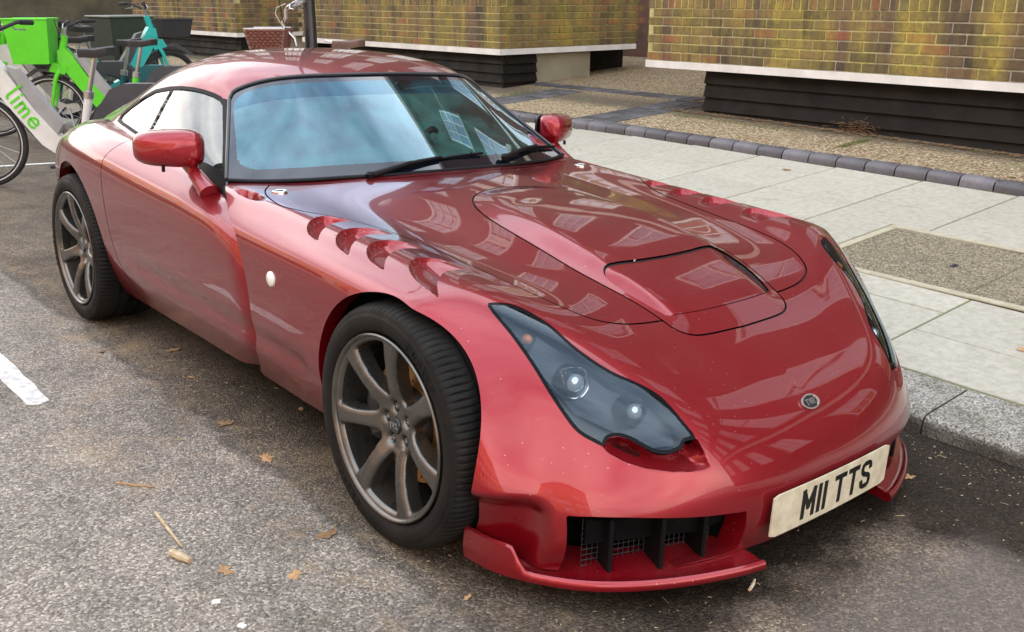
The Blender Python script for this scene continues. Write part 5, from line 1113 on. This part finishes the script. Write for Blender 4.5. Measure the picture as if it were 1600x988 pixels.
# ---- door mirrors: rounded housing, glass, jointed stalk
mc = np.array((-.862, 1.275, .853)); MYAW = RAD(-24); sb = onbody(322, 297)
def mirror_unit(sx):
    V_ = []; F_ = []; nA, nS = 36, 9
    prof = [(.052, .70), (.050, .92), (.030, 1.0), (.0, 1.0), (-.025, .95), (-.042, .82), (-.052, .60), (-.057, .30), (-.058, .02)]
    for (yy, sc) in prof:
        for k in range(nA):
            a = 2 * math.pi * k / nA; c, s = math.cos(a), math.sin(a); ex = 3.6; r_ = (abs(c) ** ex + abs(s) ** ex) ** (-1 / ex)
            X_ = .112 * r_ * c * sc; Z_ = .060 * r_ * s * sc; Z_ *= 1 + .10 * (X_ / .112)         # a little taller towards the car
            V_.append((X_, yy + .045 * (X_ / .112) * -.25, Z_))
    for j in range(nS - 1): F_ += [(j * nA + k, j * nA + (k + 1) % nA, (j + 1) * nA + (k + 1) % nA, (j + 1) * nA + k) for k in range(nA)]
    F_ += [tuple(range(nA))[::-1]]
    Mr = np.array(((math.cos(MYAW), -math.sin(MYAW), 0), (math.sin(MYAW), math.cos(MYAW), 0), (0, 0, 1)))
    V_ = np.array(V_) @ Mr.T + mc
    gl_ = [(.102 * math.copysign(abs(math.cos(a)) ** .55, math.cos(a)), .0535, .051 * math.copysign(abs(math.sin(a)) ** .55, math.sin(a))) for a in np.linspace(0, 2 * math.pi, 32, endpoint=False)]
    gl_ = np.array(gl_) @ Mr.T + mc
    st0 = mc + (.055, -.02, -.056); st1 = sb + (.012, 0, -.01); mids = [st0 + (-.006, 0, .03), st0, st0 * .68 + st1 * .32, st0 * .32 + st1 * .68, st1]
    g1 = MB().tube(mids[:3], [.030, .028, .025], 18, squash=.8); g2 = MB().tube([mids[2], mids[2] * .97 + mids[3] * .03, mids[3], mids[4]], [.0235, .0262, .030, .036], 18, squash=.8); g3 = MB().tube([mc + (-.03, -.02, -.055), mc + (-.03, -.02, -.072)], .006, 8)
    gr = MB().tube([tuple(q) for q in gl_ + np.array((0, .002, 0))], .005, 6, closed=True)
    S = np.array((1 if sx < 0 else -1, 1, 1)); fl = (lambda F: F) if sx < 0 else (lambda F: [f[::-1] for f in F])
    root = raw('door_mirror', V_ * S, fl(F_), PAINT, CAR, True, autosmooth=60)
    raw('mirror_glass', gl_ * S, fl([tuple(range(32))]), mat('mirror_silver', (.8, .82, .84), .02, 1.0), root)
    for gg, nm, mm in ((g1, 'mirror_neck', PAINT), (g2, 'mirror_stalk', PAINT), (g3, 'mirror_screw', BLACK), (gr, 'mirror_rim', BLACK)): raw(nm, np.array(gg.V) * S, fl(gg.F), mm, root, True, autosmooth=45)
for sx in (-1, 1): mirror_unit(sx)
# ================================================================ wheels
TYRE = mat('tyre_rubber', (.0085, .0083, .008), .62, col2=(.016, .0145, .0125), scale=9, bump=.25, bscale=260, rvar=.12, spec=.16)
ALLOY = mat('alloy_grey_bronze', (.150, .143, .130), .30, .85, var=.18, scale=7, rvar=.10, bump=.04, bscale=300)
DISC = mat('brake_disc_iron', (.16, .145, .13), .4, .8, var=.2, scale=14); BELL = mat('disc_rust_gold', (.42, .22, .06), .45, .6, var=.3, scale=25); CALI = mat('caliper_black', (.02, .02, .021), .5)
R0 = .3135
def make_wheel():
    """axis along x, outer face towards -x, lip at x = 0"""
    root = bpy.data.objects.new('wheel', None); COL.objects.link(root); root.parent = CAR
    prof = [(.012,.236),(.004,.241),(-.002,.246),(-.004,.250),(-.0045,.2515),(-.0060,.253),(-.0070,.266),(-.0070,.279),(-.0055,.2825),(-.0045,.2835),(-.0035,.291),(.0,.299),(.007,.3045),(.018,.3085),(.036,.3115),(.062,.3130)]; full = None
    full = prof + [(.074,.3132),(.076,.306),(.084,.306),(.086,.3134),(.118,.3135),(.120,.306),(.128,.306),(.130,.3135),(.162,.3134),(.164,.306),(.172,.306),(.174,.313)] + [(.248 - a, r) for a, r in prof[::-1]]
    seg = 545; V_ = []; n = len(full); tw = 5
    for k in range(seg):
        for i, (x_, r_) in enumerate(full):
            rr_ = r_
            a = 2 * math.pi * k / seg
            ph = k % tw
            if ph == 0 and r_ > .3045: rr_ = r_ - (.0045 if (x_ < .07 or x_ > .178) else .0)
            if ph == 0 and .295 < r_ <= .3045: rr_ = r_ - .003
            # raised rib and fine steps in the wall
            sk = (.16 * (x_ - .1)) * .5 if x_ > 0 else 0
            V_.append((x_, rr_ * math.cos(a + sk * .6), rr_ * math.sin(a + sk * .6)))
    F_ = [(k * n + i, k * n + i + 1, ((k + 1) % seg) * n + i + 1, ((k + 1) % seg) * n + i) for k in range(seg) for i in range(n - 1)]
    ty = raw('tyre', V_, [f[::-1] for f in F_], TYRE, root, True, autosmooth=50)
    for a0, txt in ((58, 'PROXES'), (238, 'PROXES')):
        def pl(x, y, d, a0=a0): a = RAD(a0) - x / .272; r_ = .2555 + y; return (-.0072 - d, r_ * math.cos(a) * -1, r_ * math.sin(a))
        lt, _ = lettering(txt, .024, .0042, .008, pl, .0012); lt.build('tyre_lettering', TYRE, ty, smooth=False)
    # rim: lip and barrel
    g = MB().lathe([(.010,.2355),(-.004,.2385),(-.0075,.2355),(-.006,.231),(.002,.2275),(.012,.225),(.06,.217),(.11,.214),(.20,.214)], 'x', seg=96); rim = g.build('rim', ALLOY, root, auto=50)
    # face: polar sheet with seven windows between the spokes
    NR_, NA_ = 54, 490; rr_ = np.linspace(.004, .2285, NR_); aa = np.linspace(0, 2 * math.pi, NA_, endpoint=False)
    RRr, AA = np.meshgrid(rr_, aa, indexing='ij'); Vf = np.c_[np.zeros(RRr.size), RRr.ravel(), AA.ravel()]
    Tf = []
    ii = (np.arange(NR_ - 1)[:, None] * NA_ + np.arange(NA_)[None, :]).ravel(); jj = (np.arange(NR_ - 1)[:, None] * NA_ + ((np.arange(NA_) + 1) % NA_)[None, :]).ravel()
    # work in flat polar sheet x = r cos, y = r sin so that distances are metric
    P2 = np.c_[(RRr * np.cos(AA)).ravel(), (RRr * np.sin(AA)).ravel(), np.zeros(RRr.size)]
    Tf = np.concatenate([np.c_[ii, jj, jj + NA_], np.c_[ii, jj + NA_, ii + NA_]])
    wins = []
    for k in range(7):
        a0 = 2 * math.pi * (k + .5) / 7; hw = lambda r: math.pi / 7 - (.0215 + .009 * ((r - .14) / .08) ** 2) / r
        rs = np.linspace(.088, .214, 12)
        left = [(r * math.cos(a0 + hw(r)), r * math.sin(a0 + hw(r))) for r in rs]; right = [(r * math.cos(a0 - hw(r)), r * math.sin(a0 - hw(r))) for r in rs[::-1]]
        top = [(.2165 * math.cos(a0 + f * hw(.214)), .2165 * math.sin(a0 + f * hw(.214))) for f in (.86, .5, 0, -.5, -.86)]
        bot = [(.080 * math.cos(a0 + f * hw(.088)), .080 * math.sin(a0 + f * hw(.088))) for f in (-.5, .5)]
        poly = np.array(left + top + right + bot)
        wins.append(sp2(poly, 3, True))
    def fwin(P):
        out = np.full(len(P), .2); ang = np.arctan2(P[:, 1], P[:, 0]) % (2 * math.pi); sec = np.floor(ang / (2 * math.pi / 7)).astype(int) % 7
        for k in range(7):
            m_ = sec == k
            if m_.any(): out[m_] = poly_sd(P[m_][:, :2], wins[k])
        for hk in range(5):
            c_ = (.047 * math.cos(2 * math.pi * hk / 5 + .3), .047 * math.sin(2 * math.pi * hk / 5 + .3)); out = np.minimum(out, np.hypot(P[:, 0] - c_[0], P[:, 1] - c_[1]) - .0125)
        return out
    Vw, Tw = cut(P2, Tf, fwin(P2)); keep = fwin(Vw[Tw].mean(1)) > 0; Vw, Tw = compact(Vw, Tw[keep]); fw = np.clip(fwin(Vw), 0, None); r2 = np.hypot(Vw[:, 0], Vw[:, 1])
    depth = np.interp(r2, [0, .030, .06, .10, .14, .18, .21, .2285], [.036, .036, .036, .018, .007, .002, .001, .001]) + .012 * (1 - np.sqrt(np.clip(1 - (1 - np.clip(fw / .015, 0, 1)) ** 2, 0, 1)))
    V3 = np.c_[depth, Vw[:, 0], Vw[:, 1]]; V3 = V3.tolist(); T3 = [tuple(int(q) for q in t) for t in Tw]; nb = len(V3)
    for a, b in bedges(Tw):
        if r2[a] > .225: continue
        n0 = len(V3); V3 += [V3[a], V3[b], (V3[a][0] + .034, V3[a][1], V3[a][2]), (V3[b][0] + .034, V3[b][1], V3[b][2])]; T3 += [(n0 + 1, n0, n0 + 2, n0 + 3)]
    V3a = np.array(V3); T3 = [t[::-1] for t in T3]
    raw('rim_spokes', V3a, T3, ALLOY, rim, True, autosmooth=48)
    g = MB().lathe([(.040,.001),(.030,.001),(.029,.014),(.031,.021),(.036,.024),(.05,.024)], 'x', seg=36); cap = g.build('centre_cap', mat('cap_black', (.012, .012, .013), .3, coat=.6), rim)
    lt, wd = lettering('TVR', .017, .0038, .0005, lambda x, y, d: (0, 0, 0)); lt, _ = lettering('TVR', .017, .0038, .0005, lambda x, y, d: (.0288 - d, -(y - .0085) * -.0 - (x - wd / 2), (y - .0085)), .001); lt.build('cap_letters', mat('badge_silver', (.45, .46, .48), .3, .9), cap, smooth=False)
    for hk in range(5):
        a = 2 * math.pi * hk / 5 + .3; g = MB().lathe([(.05,.010),(.044,.009),(.043,.005),(.046,.003),(.046,.0005)], 'x', (0, .047 * math.cos(a), .047 * math.sin(a)), 6); g.build('wheel_nut', mat('nut_steel', (.2, .19, .18), .35, .9), rim)
    g = MB().lathe([(.095,.085),(.086,.090),(.086,.160),(.112,.160),(.112,.09)], 'x', seg=64); dk = g.build('brake_disc', BELL, root)
    g = MB().lathe([(.06,.02),(.058,.075),(.075,.088),(.1,.09)], 'x', seg=40); g.build('disc_bell', CALI, dk)
    hs = MB()
    for k in range(44):
        a = 2 * math.pi * k / 44; r_ = (.105, .125, .145)[k % 3]; hs.lathe([(.0855,.004),(.0854,.0005)], 'x', (0, r_ * math.cos(a), r_ * math.sin(a)), 8)
    hsb = hs.build('disc_holes', LINER, dk); hsb['kind'] = 'stuff'
    g = MB(); pts = [(.075, .135 * math.cos(a), .135 * math.sin(a)) for a in np.linspace(RAD(-28), RAD(28), 9)]; g.tube(pts, [.02] + [.036] * 7 + [.02], 8, squash=.8); g.build('brake_caliper', CALI, root)
    g = MB().lathe([(.17,.02),(.165,.21),(.175,.21)], 'x', seg=32); g.build('hub_back', LINER, root)
    return root
wheel0 = make_wheel()
spots = [(-.872, 0, 0), (-.866, 2.361, .55), (.872, 0, 0), (.866, 2.361, .3)]
for k, (x_, y_, sp_) in enumerate(spots):
    wq = wheel0 if k == 0 else copy_tree(wheel0, CAR)
    wq.location = (x_, y_, R0); wq.rotation_euler = (RAD(-8) if k == 0 else sp_, 0, 0) if x_ < 0 else (sp_, 0, math.pi)
# ================================================================ hire bikes, street cabinet, post, basket bicycle
TYB = mat('bike_tyre', (.018, .018, .018), .75); RIMB = mat('bike_rim', (.03, .03, .032), .4, .5); STEEL = mat('bike_steel', (.45, .46, .47), .3, .9); GRIP = mat('bike_grip', (.018, .018, .02), .7); DKPL = mat('dark_grey_plastic', (.045, .047, .055), .5, var=.12, scale=9); WALL = mat('reflective_band', (.55, .55, .54), .4)
LIME = mat('lime_green', (.10, .60, .015), .38, var=.06, coat=.4); WPNT = mat('bike_white', (.66, .65, .62), .42, var=.10, scale=5, coat=.3); TEAL = mat('teal_paint', (.015, .40, .36), .38, var=.06, coat=.4); DTEAL = mat('dark_teal', (.008, .10, .115), .42, var=.1); SADL = mat('saddle_black', (.02, .02, .022), .55)
class Plane:
    """upright plane of a bicycle: s along the frame, h up, o sideways"""
    def __init__(s, O, ang): s.O = np.array(O, float); s.e = np.array((math.cos(ang), math.sin(ang), 0)); s.n = np.array((-math.sin(ang), math.cos(ang), 0))
    def p(s, a, h, o=0): return s.O + s.e * a + np.array((0, 0, h)) + s.n * o
    def px(s, u, v): q = wplane(u, v, s.O, s.n); d = q - s.O; return float(d @ s.e), float(d[2])
def wheel_b(pl, s, h, r, root, band=False, spokes=20):
    c = pl.p(s, h); w = bpy.data.objects.new('wheel', None); COL.objects.link(w); w.parent = root
    ring = lambda rr, o=0: [pl.p(s + rr * math.cos(a), h + rr * math.sin(a), o) for a in np.linspace(0, 2 * math.pi, 40, endpoint=False)]
    MB().tube(ring(r - .022), .022, 8, closed=True).build('tyre', TYB, w); MB().tube(ring(r - .05), .012, 6, closed=True).build('rim', RIMB, w)
    if band: MB().tube(ring(r - .036, -.019), .0045, 5, closed=True).build('reflective_band', WALL, w)
    g = MB(); g.tube([pl.p(s, h, -.045), pl.p(s, h, .045)], .035, 10)
    for k in range(spokes): a = 2 * math.pi * k / spokes; g.tube([pl.p(s + .03 * math.cos(a + .5), h + .03 * math.sin(a + .5), .02 * (-1) ** k), pl.p(s + (r - .05) * math.cos(a), h + (r - .05) * math.sin(a))], .0016, 4, caps=False)
    g.build('hub', STEEL, w); return w
def slab3(pl, pts, o0, o1, name, m, root, bev=True):
    """outline in the bicycle plane given a thickness"""
    g = MB(); n = len(pts); g.add([pl.p(a, h, o0) for a, h in pts] + [pl.p(a, h, o1) for a, h in pts], [tuple(range(n))[::-1], tuple(range(n, 2 * n))] + [(i, (i + 1) % n, n + (i + 1) % n, n + i) for i in range(n)])
    return g.build(name, m, root, auto=30)
def basket(pl, s0, s1, h0, h1, wd, m, root, taper=.8):
    g = MB(); top = [(s0, -wd), (s1, -wd), (s1, wd), (s0, wd)]; cs = (s0 + s1) / 2; bot = [(cs + (a - cs) * taper, b * taper) for a, b in top]; t = .012
    V_ = [pl.p(a, h1, b) for a, b in top] + [pl.p(a, h0, b) for a, b in bot] + [pl.p(cs + (a - cs) * .94, h1, b * .94) for a, b in top] + [pl.p(cs + (a - cs) * .93, h0 + .02, b * .93) for a, b in bot]
    F_ = [(i, (i + 1) % 4, 4 + (i + 1) % 4, 4 + i) for i in range(4)] + [(8 + i, 12 + i, 12 + (i + 1) % 4, 8 + (i + 1) % 4) for i in range(4)] + [(i, 8 + i, 8 + (i + 1) % 4, (i + 1) % 4) for i in range(4)] + [(4, 5, 6, 7), (15, 14, 13, 12)]
    g.add(V_, F_); b = g.build('basket', m, root, auto=30); MB().tube([pl.p(a, h1, o) for a, o in top], .010, 6, closed=True).build('basket_rim', m, b); return b
def saddle(pl, s, h, root, m=None, L=.26):
    P = [(-.13, .02), (-.09, .075), (.0, .055), (.05, .03), (.13, .02), (.14, 0)]; V_ = []; n = len(P)
    ring = [(a, b) for a, b in P] + [(a, -b) for a, b in P[::-1]]
    for hh, sc in ((-.03, .85), (0, 1.0), (.022, .93), (.03, .6)): V_ += [pl.p(s - a * (sc * .1 + .9) * L / .26, h + hh + .015 * (a < -.05), b * sc) for a, b in ring]
    k = len(ring); F_ = [(j * k + i, j * k + (i + 1) % k, (j + 1) * k + (i + 1) % k, (j + 1) * k + i) for j in range(3) for i in range(k)] + [tuple(3 * k + i for i in range(k)), tuple(range(k))[::-1]]
    return raw('saddle', V_, F_, m or SADL, root, True, autosmooth=40)
def bars(pl, s, h, root, wide=.29, back=.12, m=None, grip=GRIP):
    pts = [pl.p(s + back, h + .04, -wide), pl.p(s + back * .7, h + .045, -wide * .62), pl.p(s, h, -wide * .25), pl.p(s, h, wide * .25), pl.p(s + back * .7, h + .045, wide * .62), pl.p(s + back, h + .04, wide)]
    b = MB().tube([tuple(q) for q in spline(pts, 5)], .013, 8).build('handlebar', m or GRIP, root)
    for sg in (-1, 1):
        MB().tube([pl.p(s + back * .75, h + .044, sg * wide * .70), pl.p(s + back * 1.05, h + .039, sg * wide * 1.06)], .019, 10).build('grip', grip, b)
        MB().tube([pl.p(s + back * .3, h + .03, sg * wide * .55), pl.p(s + back * .35, h - .005, sg * wide * .75), pl.p(s + back * .7, h - .01, sg * wide * .98)], .006, 6).build('brake_lever', STEEL, b)
    MB().tube([pl.p(s + back * .5, h + .03, -wide * .5), pl.p(s - .06, h + .06, -wide * .35), pl.p(s - .05, h - .12, -.03)], .004, 5).build('brake_cable', GRIP, b); return b
def hire_bike(O, ang, label, front, body, fend, saddle_h=.93, wb=1.06, r=.325, band=True, bask='front', text=None, group='hire bikes parked behind the car', bm=None, bh=.28, bw=.18):
    root = empty('hire_bike', (0, 0, 0), (0, 0, 0), label, 'bicycle', group); pl = Plane(O, ang)
    wheel_b(pl, 0, r, r, root, band); wheel_b(pl, wb, r, r, root, band)
    # fork blades, head and steering column
    f = MB(); 
    for sg in (-1, 1): f.tube([pl.p(0, r, sg * .055), pl.p(.07, r + .28, sg * .055), pl.p(.11, r + .38, sg * .03)], [.012, .02, .022], 8)
    f.tube([pl.p(.10, r + .36), pl.p(.19, r + .68)], [.034, .030], 12, squash=1.1); f.build('fork', front, root)
    MB().tube([pl.p(.17, r + .62), pl.p(.205, r + .76)], .018, 10).build('stem', STEEL, root); bars(pl, .21, r + .76, root)
    slab3(pl, [(.02, r + .36), (.16, r + .33), (.20, r + .40), (.06, r + .44)], -.05, .05, 'fork_crown', front, root)
    # deep step-through beam: outline with thickness
    bsh = [(.12, r + .55), (.19, r + .57), (.27, r + .46), (.42, r + .22), (.56, r + .04), (.68, r - .01), (.80, r + .0), (.82, r - .07), (.70, r - .11), (.55, r - .10), (.44, r - .02), (.30, r + .17), (.15, r + .38), (.11, r + .47)]
    bm_ = slab3(pl, bsh, -.045, .045, 'frame', body, root)
    slab3(pl, [(.26, r + .52), (.33, r + .50), (.60, r + .12), (.55, r + .05), (.43, r + .20)], -.035, .035, 'battery', bm or mat('battery_grey', (.30, .30, .30), .5, var=.1), root)
    if text:
        base = pl.p(.225, r + .34, -.047); d1 = pl.p(.49, r - .055, -.047) - base; d1 /= np.linalg.norm(d1); d2 = np.cross(pl.n, d1); d2 = d2 if d2[2] > 0 else -d2
        lt, wd = lettering(text, .115, .017, .022, lambda x, y, d: tuple(base + d1 * (x + .02) + d2 * (y - .010) - pl.n * d), .002); lt.build('beam_lettering', LIME, bm_, smooth=False)
    # seat tube, post, saddle
    MB().tube([pl.p(.72, r + .02), pl.p(.80, r + .34)], .030, 12).build('seat_tube', body, root); MB().tube([pl.p(.795, r + .32), pl.p(.87, saddle_h - .03)], .017, 10).build('seat_post', STEEL, root); MB().tube([pl.p(.79, r + .30), pl.p(.80, r + .345)], .036, 12).build('seat_clamp', STEEL, root); saddle(pl, .89, saddle_h, root)
    # rear guard: a full side cover with thickness
    gp = [(wb - .30, r + .02), (wb - .22, r + .20), (wb - .10, r + .36), (wb + .0, r + .40), (wb + .22, r + .40), (wb + .36, r + .27), (wb + .40, r + .05), (wb + .33, r + .0), (wb + .27, r + .20), (wb + .05, r + .28), (wb - .1, r + .10), (wb - .18, r - .02)]
    gd = slab3(pl, gp, -.055, .055, 'rear_guard', fend, root); MB().box(tuple(pl.p(wb + .40, r + .16)), (.03, .05, .06), None, .008).build('tail_light', mat('tail_light_red', (.60, .015, .02), .25, coat=1), root)
    fg = [(-.26, r + .26), (-.10, r + .36), (.06, r + .36), (.22, r + .28), (.33, r + .1), (.345, r + .1), (.23, r + .30), (.07, r + .385), (-.11, r + .385), (-.275, r + .275)]
    slab3(pl, fg, -.04, .04, 'front_guard', DKPL, root)
    g = MB(); g.lathe([(-.03, .02), (-.03, .085), (.03, .085), (.03, .02)], 'z', seg=20); M_ = Matrix.Rotation(ang, 4, 'Z') @ Matrix.Rotation(RAD(90), 4, 'X'); M_.translation = Vector(pl.p(.68, r - .04)); g.xf(M_); g.build('motor', DKPL, root)
    for sg in (-1, 1): g = MB(); g.tube([pl.p(.68, r - .04, sg * .06), pl.p(.68 + sg * .12, r - .16, sg * .075)], .010, 8); g.box(tuple(pl.p(.68 + sg * .12, r - .16, sg * .12)), (.08, .08, .022), Matrix.Rotation(ang, 3, 'Z'), .006); g.build('pedal', GRIP, root)
    MB().tube([pl.p(.72, r - .05, -.07), pl.p(.78, .012, -.16)], .010, 8).build('kick_stand', STEEL, root)
    if bask == 'front': basket(pl, -.30, .10, r + .43, r + .43 + bh, bw, front if fend is not DTEAL else GRIP, root)
    elif bask == 'dark': basket(pl, -.26, .08, r + .46, r + .46 + .18, bw, GRIP, root)
    return root
def road_at(u, v): 
    q = np.array((0, 5, 0.)); 
    for _ in range(12): q = wplane(u, v, (q[0], q[1], float(zr(q[0], q[1]) if q[0] < .95 else zp(q[0], q[1]))), (0, 0, 1))
    return q
AR_ = math.atan2(CAM_R[1], CAM_R[0])
qa = road_at(-16, 292); hire_bike(qa, AR_ + .02, 'white and green hire bike with lettering on its beam, standing behind the car', LIME, WPNT, DKPL, text='lime')
qb = road_at(92, 226); hire_bike(qb, AR_ + .10, 'green hire bike with a tall green basket, parked behind the lettered one', LIME, LIME, DKPL, bh=.40, bw=.15)
qc = road_at(96, 214); hire_bike(qc, AR_ - .2, 'dark teal hire bike with black basket between the green bikes and the cabinet', DTEAL, DTEAL, DTEAL, bask='dark', bm=DKPL)
qd = road_at(262, 178); hire_bike(qd + np.array((.15, .2, 0)), AR_ + RAD(222), 'bright teal hire bike with red tail light beside the black cabinet', TEAL, TEAL, DKPL, bask='dark', saddle_h=.88, bm=DKPL, bw=.13)
qe = road_at(0, 214); hire_bike(qe, AR_ + .15, 'green hire bike at the end of the row, cut by its neighbour', LIME, WPNT, DKPL)
# street cabinet
def cab():
    q0 = wplane(184, 140, (2.9, 11.5, float(zp(2.9, 11.5))), (-.05, -.02, 1)); z0 = float(zp(q0[0], q0[1])); H = wplane(184, 28, (q0[0], q0[1], 0), (-CAM_F[0], -CAM_F[1], 0))[2] - z0
    root = empty('street_cabinet', (q0[0], q0[1], z0), (0, 0, AR_ + RAD(46)), 'dark green metal street cabinet behind the hire bikes', 'cabinet')
    m = mat('cabinet_green', (.018, .032, .024), .38, var=.2, scale=3, bump=.05); g = MB(); g.box((.31, .34, H / 2), (.62, .68, H), None, .012); g.build('cabinet_body', m, root, auto=30)
    g = MB(); g.box((.31, .34, H + .012), (.66, .72, .022), None, .006); g.build('cabinet_lid', mat('cabinet_lid_grey', (.16, .18, .16), .5), root, auto=30)
    g = MB(); g.box((.31, -.006, H / 2), (.54, .012, H * .86), None, .003); g.build('cabinet_door', m, root, auto=30); g = MB(); g.box((.10, -.016, H * .55), (.03, .012, .10), None, .003); g.build('cabinet_handle', BLACK, root)
cab()
# black lamp post by the basket bicycle
q = wplane(488, 95, (CAM_POS[0] + 8.6 * .648, CAM_POS[1] + 8.6 * .762, 0), (-CAM_F[0], -CAM_F[1], 0)); PXY = np.array((q[0], q[1])); z0 = float(zp(*PXY))
root = empty('lamp_post', (PXY[0], PXY[1], z0), (0, 0, 0), 'black lamp post standing by the basket bicycle', 'lamp post'); PM = mat('post_black', (.012, .013, .018), .38, coat=.3)
MB().lathe([(0, .001), (0, .075), (.05, .072), (.35, .066), (.40, .052), (1.2, .050), (5.2, .040), (5.2, .001)], 'z', seg=24).build('post', PM, root); MB().lathe([(.55, .058), (.57, .064), (.60, .064), (.62, .058)], 'z', seg=24).build('post_collar', PM, root)
g = MB(); g.tube([(0, 0, 5.2), (0, 0, 5.5), (-.3, 0, 5.75), (-.8, 0, 5.8)], .03, 8); g.box((-1.0, 0, 5.79), (.5, .2, .08), None, .03); g.build('lamp_head', PM, root)
# basket bicycle leaning at the post
def city_bike():
    # saddle and bars sit where the photograph shows them over the roof line
    root = empty('city_bicycle', (0, 0, 0), (0, 0, 0), 'white bicycle with brown wicker basket leaning at the black lamp post', 'bicycle'); O = np.array((PXY[0], PXY[1], z0)) - np.array((math.cos(AR_), math.sin(AR_), 0)) * .30 - CAM_F * (.22, .22, 0); pl = Plane(O, AR_); r = .28
    IV = mat('ivory_paint', (.62, .61, .56), .4, coat=.4); WK = mat('wicker_brown', (.16, .055, .035), .7, var=.35, scale=60); LTHR = mat('saddle_leather', (.13, .075, .06), .5, var=.2)
    hs = pl.px(545, 70); hb = pl.px(452, 12); bk = pl.px(420, 60)
    s_sad, h_sad = hs; s_bar, h_bar = hb
    sf = s_bar - .24; sr = s_sad + .24
    wheel_b(pl, sf, r, r, root); wheel_b(pl, sr, r, r, root)
    g = MB()
    for sg in (-1, 1): g.tube([pl.p(sf, r, sg * .05), pl.p(sf + .08, r + .34, sg * .05), pl.p(sf + .11, r + .40)], .012, 8)
    g.tube([pl.p(sf + .11, r + .40), pl.p(s_bar - .04, h_bar - .22)], .019, 10); g.build('fork', IV, root)
    g = MB(); bb = (s_sad - .12, r - .04); g.tube([pl.p(sf + .13, r + .46), pl.p(*bb)], .018, 10); g.tube([pl.p(sf + .12, r + .53), pl.p(s_sad - .06, r + .22)], .016, 10); g.tube([pl.p(*bb), pl.p(s_sad - .01, h_sad - .12)], .017, 10)
    for sg in (-1, 1): g.tube([pl.p(*bb), pl.p(sr, r, sg * .06)], .010, 8); g.tube([pl.p(s_sad - .04, h_sad - .24), pl.p(sr, r, sg * .06)], .009, 8)
    g.build('frame', IV, root); MB().tube([pl.p(s_sad - .02, h_sad - .2), pl.p(s_sad, h_sad - .02)], .013, 8).build('seat_post', STEEL, root)
    saddle(pl, s_sad, h_sad, root, LTHR, .27); g = MB(); g.tube([pl.p(s_sad - .20, h_sad + .035), pl.p(s_sad - .13, h_sad + .015), pl.p(s_sad - .09, h_sad - .02)], .013, 8); g.build('saddle_nose_clip', IV, root)
    MB().tube([pl.p(*pl.px(a, b)) for a, b in ((463, 72), (460, 60), (452, 52), (444, 44), (441, 36), (447, 27), (446, 17), (452, 9))], .016, 8).build('stem', STEEL, root)
    bars(pl, s_bar, h_bar + .0, root, .26, .13, STEEL, mat('grey_grip', (.30, .30, .31), .6))
    MB().tube([pl.p(*pl.px(a, b)) for a, b in ((446, 6), (432, 12), (430, 22), (438, 36))], .004, 5).build('brake_cable', WALL, root)
    # wicker basket: woven rods round a frame
    (b0, t0), (b1, t1) = pl.px(389, 45), pl.px(450, 45); hb0 = pl.px(400, 92)[1]; wdt = .15; rootb = MB().tube([pl.p(b0, t0, -wdt), pl.p(b1, t0, -wdt), pl.p(b1, t0, wdt), pl.p(b0, t0, wdt)], .010, 8, closed=True).build('basket', STEEL, root)
    n = 0; rows_ = 11
    for k in range(rows_):
        t = (k + .5) / rows_; hh = t0 + (hb0 - t0) * t; ins = .05 * t; ring = []
        loop = [(b0 + ins, -wdt + ins * .5), (b1 - ins, -wdt + ins * .5), (b1 - ins, wdt - ins * .5), (b0 + ins, wdt - ins * .5)]
        for i in range(4):
            A, B = np.array(loop[i]), np.array(loop[(i + 1) % 4]); m_ = 14
            for j in range(m_): q = A + (B - A) * j / m_; nn = np.array((B - A)[::-1]) * (1, -1); nn = nn / np.linalg.norm(nn); w_ = .007 * math.sin(math.pi * (j + k)); w_ = .006 * (1 if (j + k) % 2 else -1); ring.append(pl.p(q[0] + nn[0] * w_, hh, q[1] + nn[1] * w_))
        MB().tube(ring, .0125, 6, closed=True).build('basket_weave', WK, rootb)
    g = MB()
    for a in (b0, b1):
        for o in (-wdt, wdt): g.tube([pl.p(a, t0, o), pl.p(a + (.05 if a == b0 else -.05), hb0, o * .85)], .007, 6)
    g.build('basket_frame', STEEL, rootb)
    MB().tube([pl.p(sr, r, .05), pl.p(sr - .1, .01, .14)], .010, 8).build('kick_stand', STEEL, root)
city_bike()
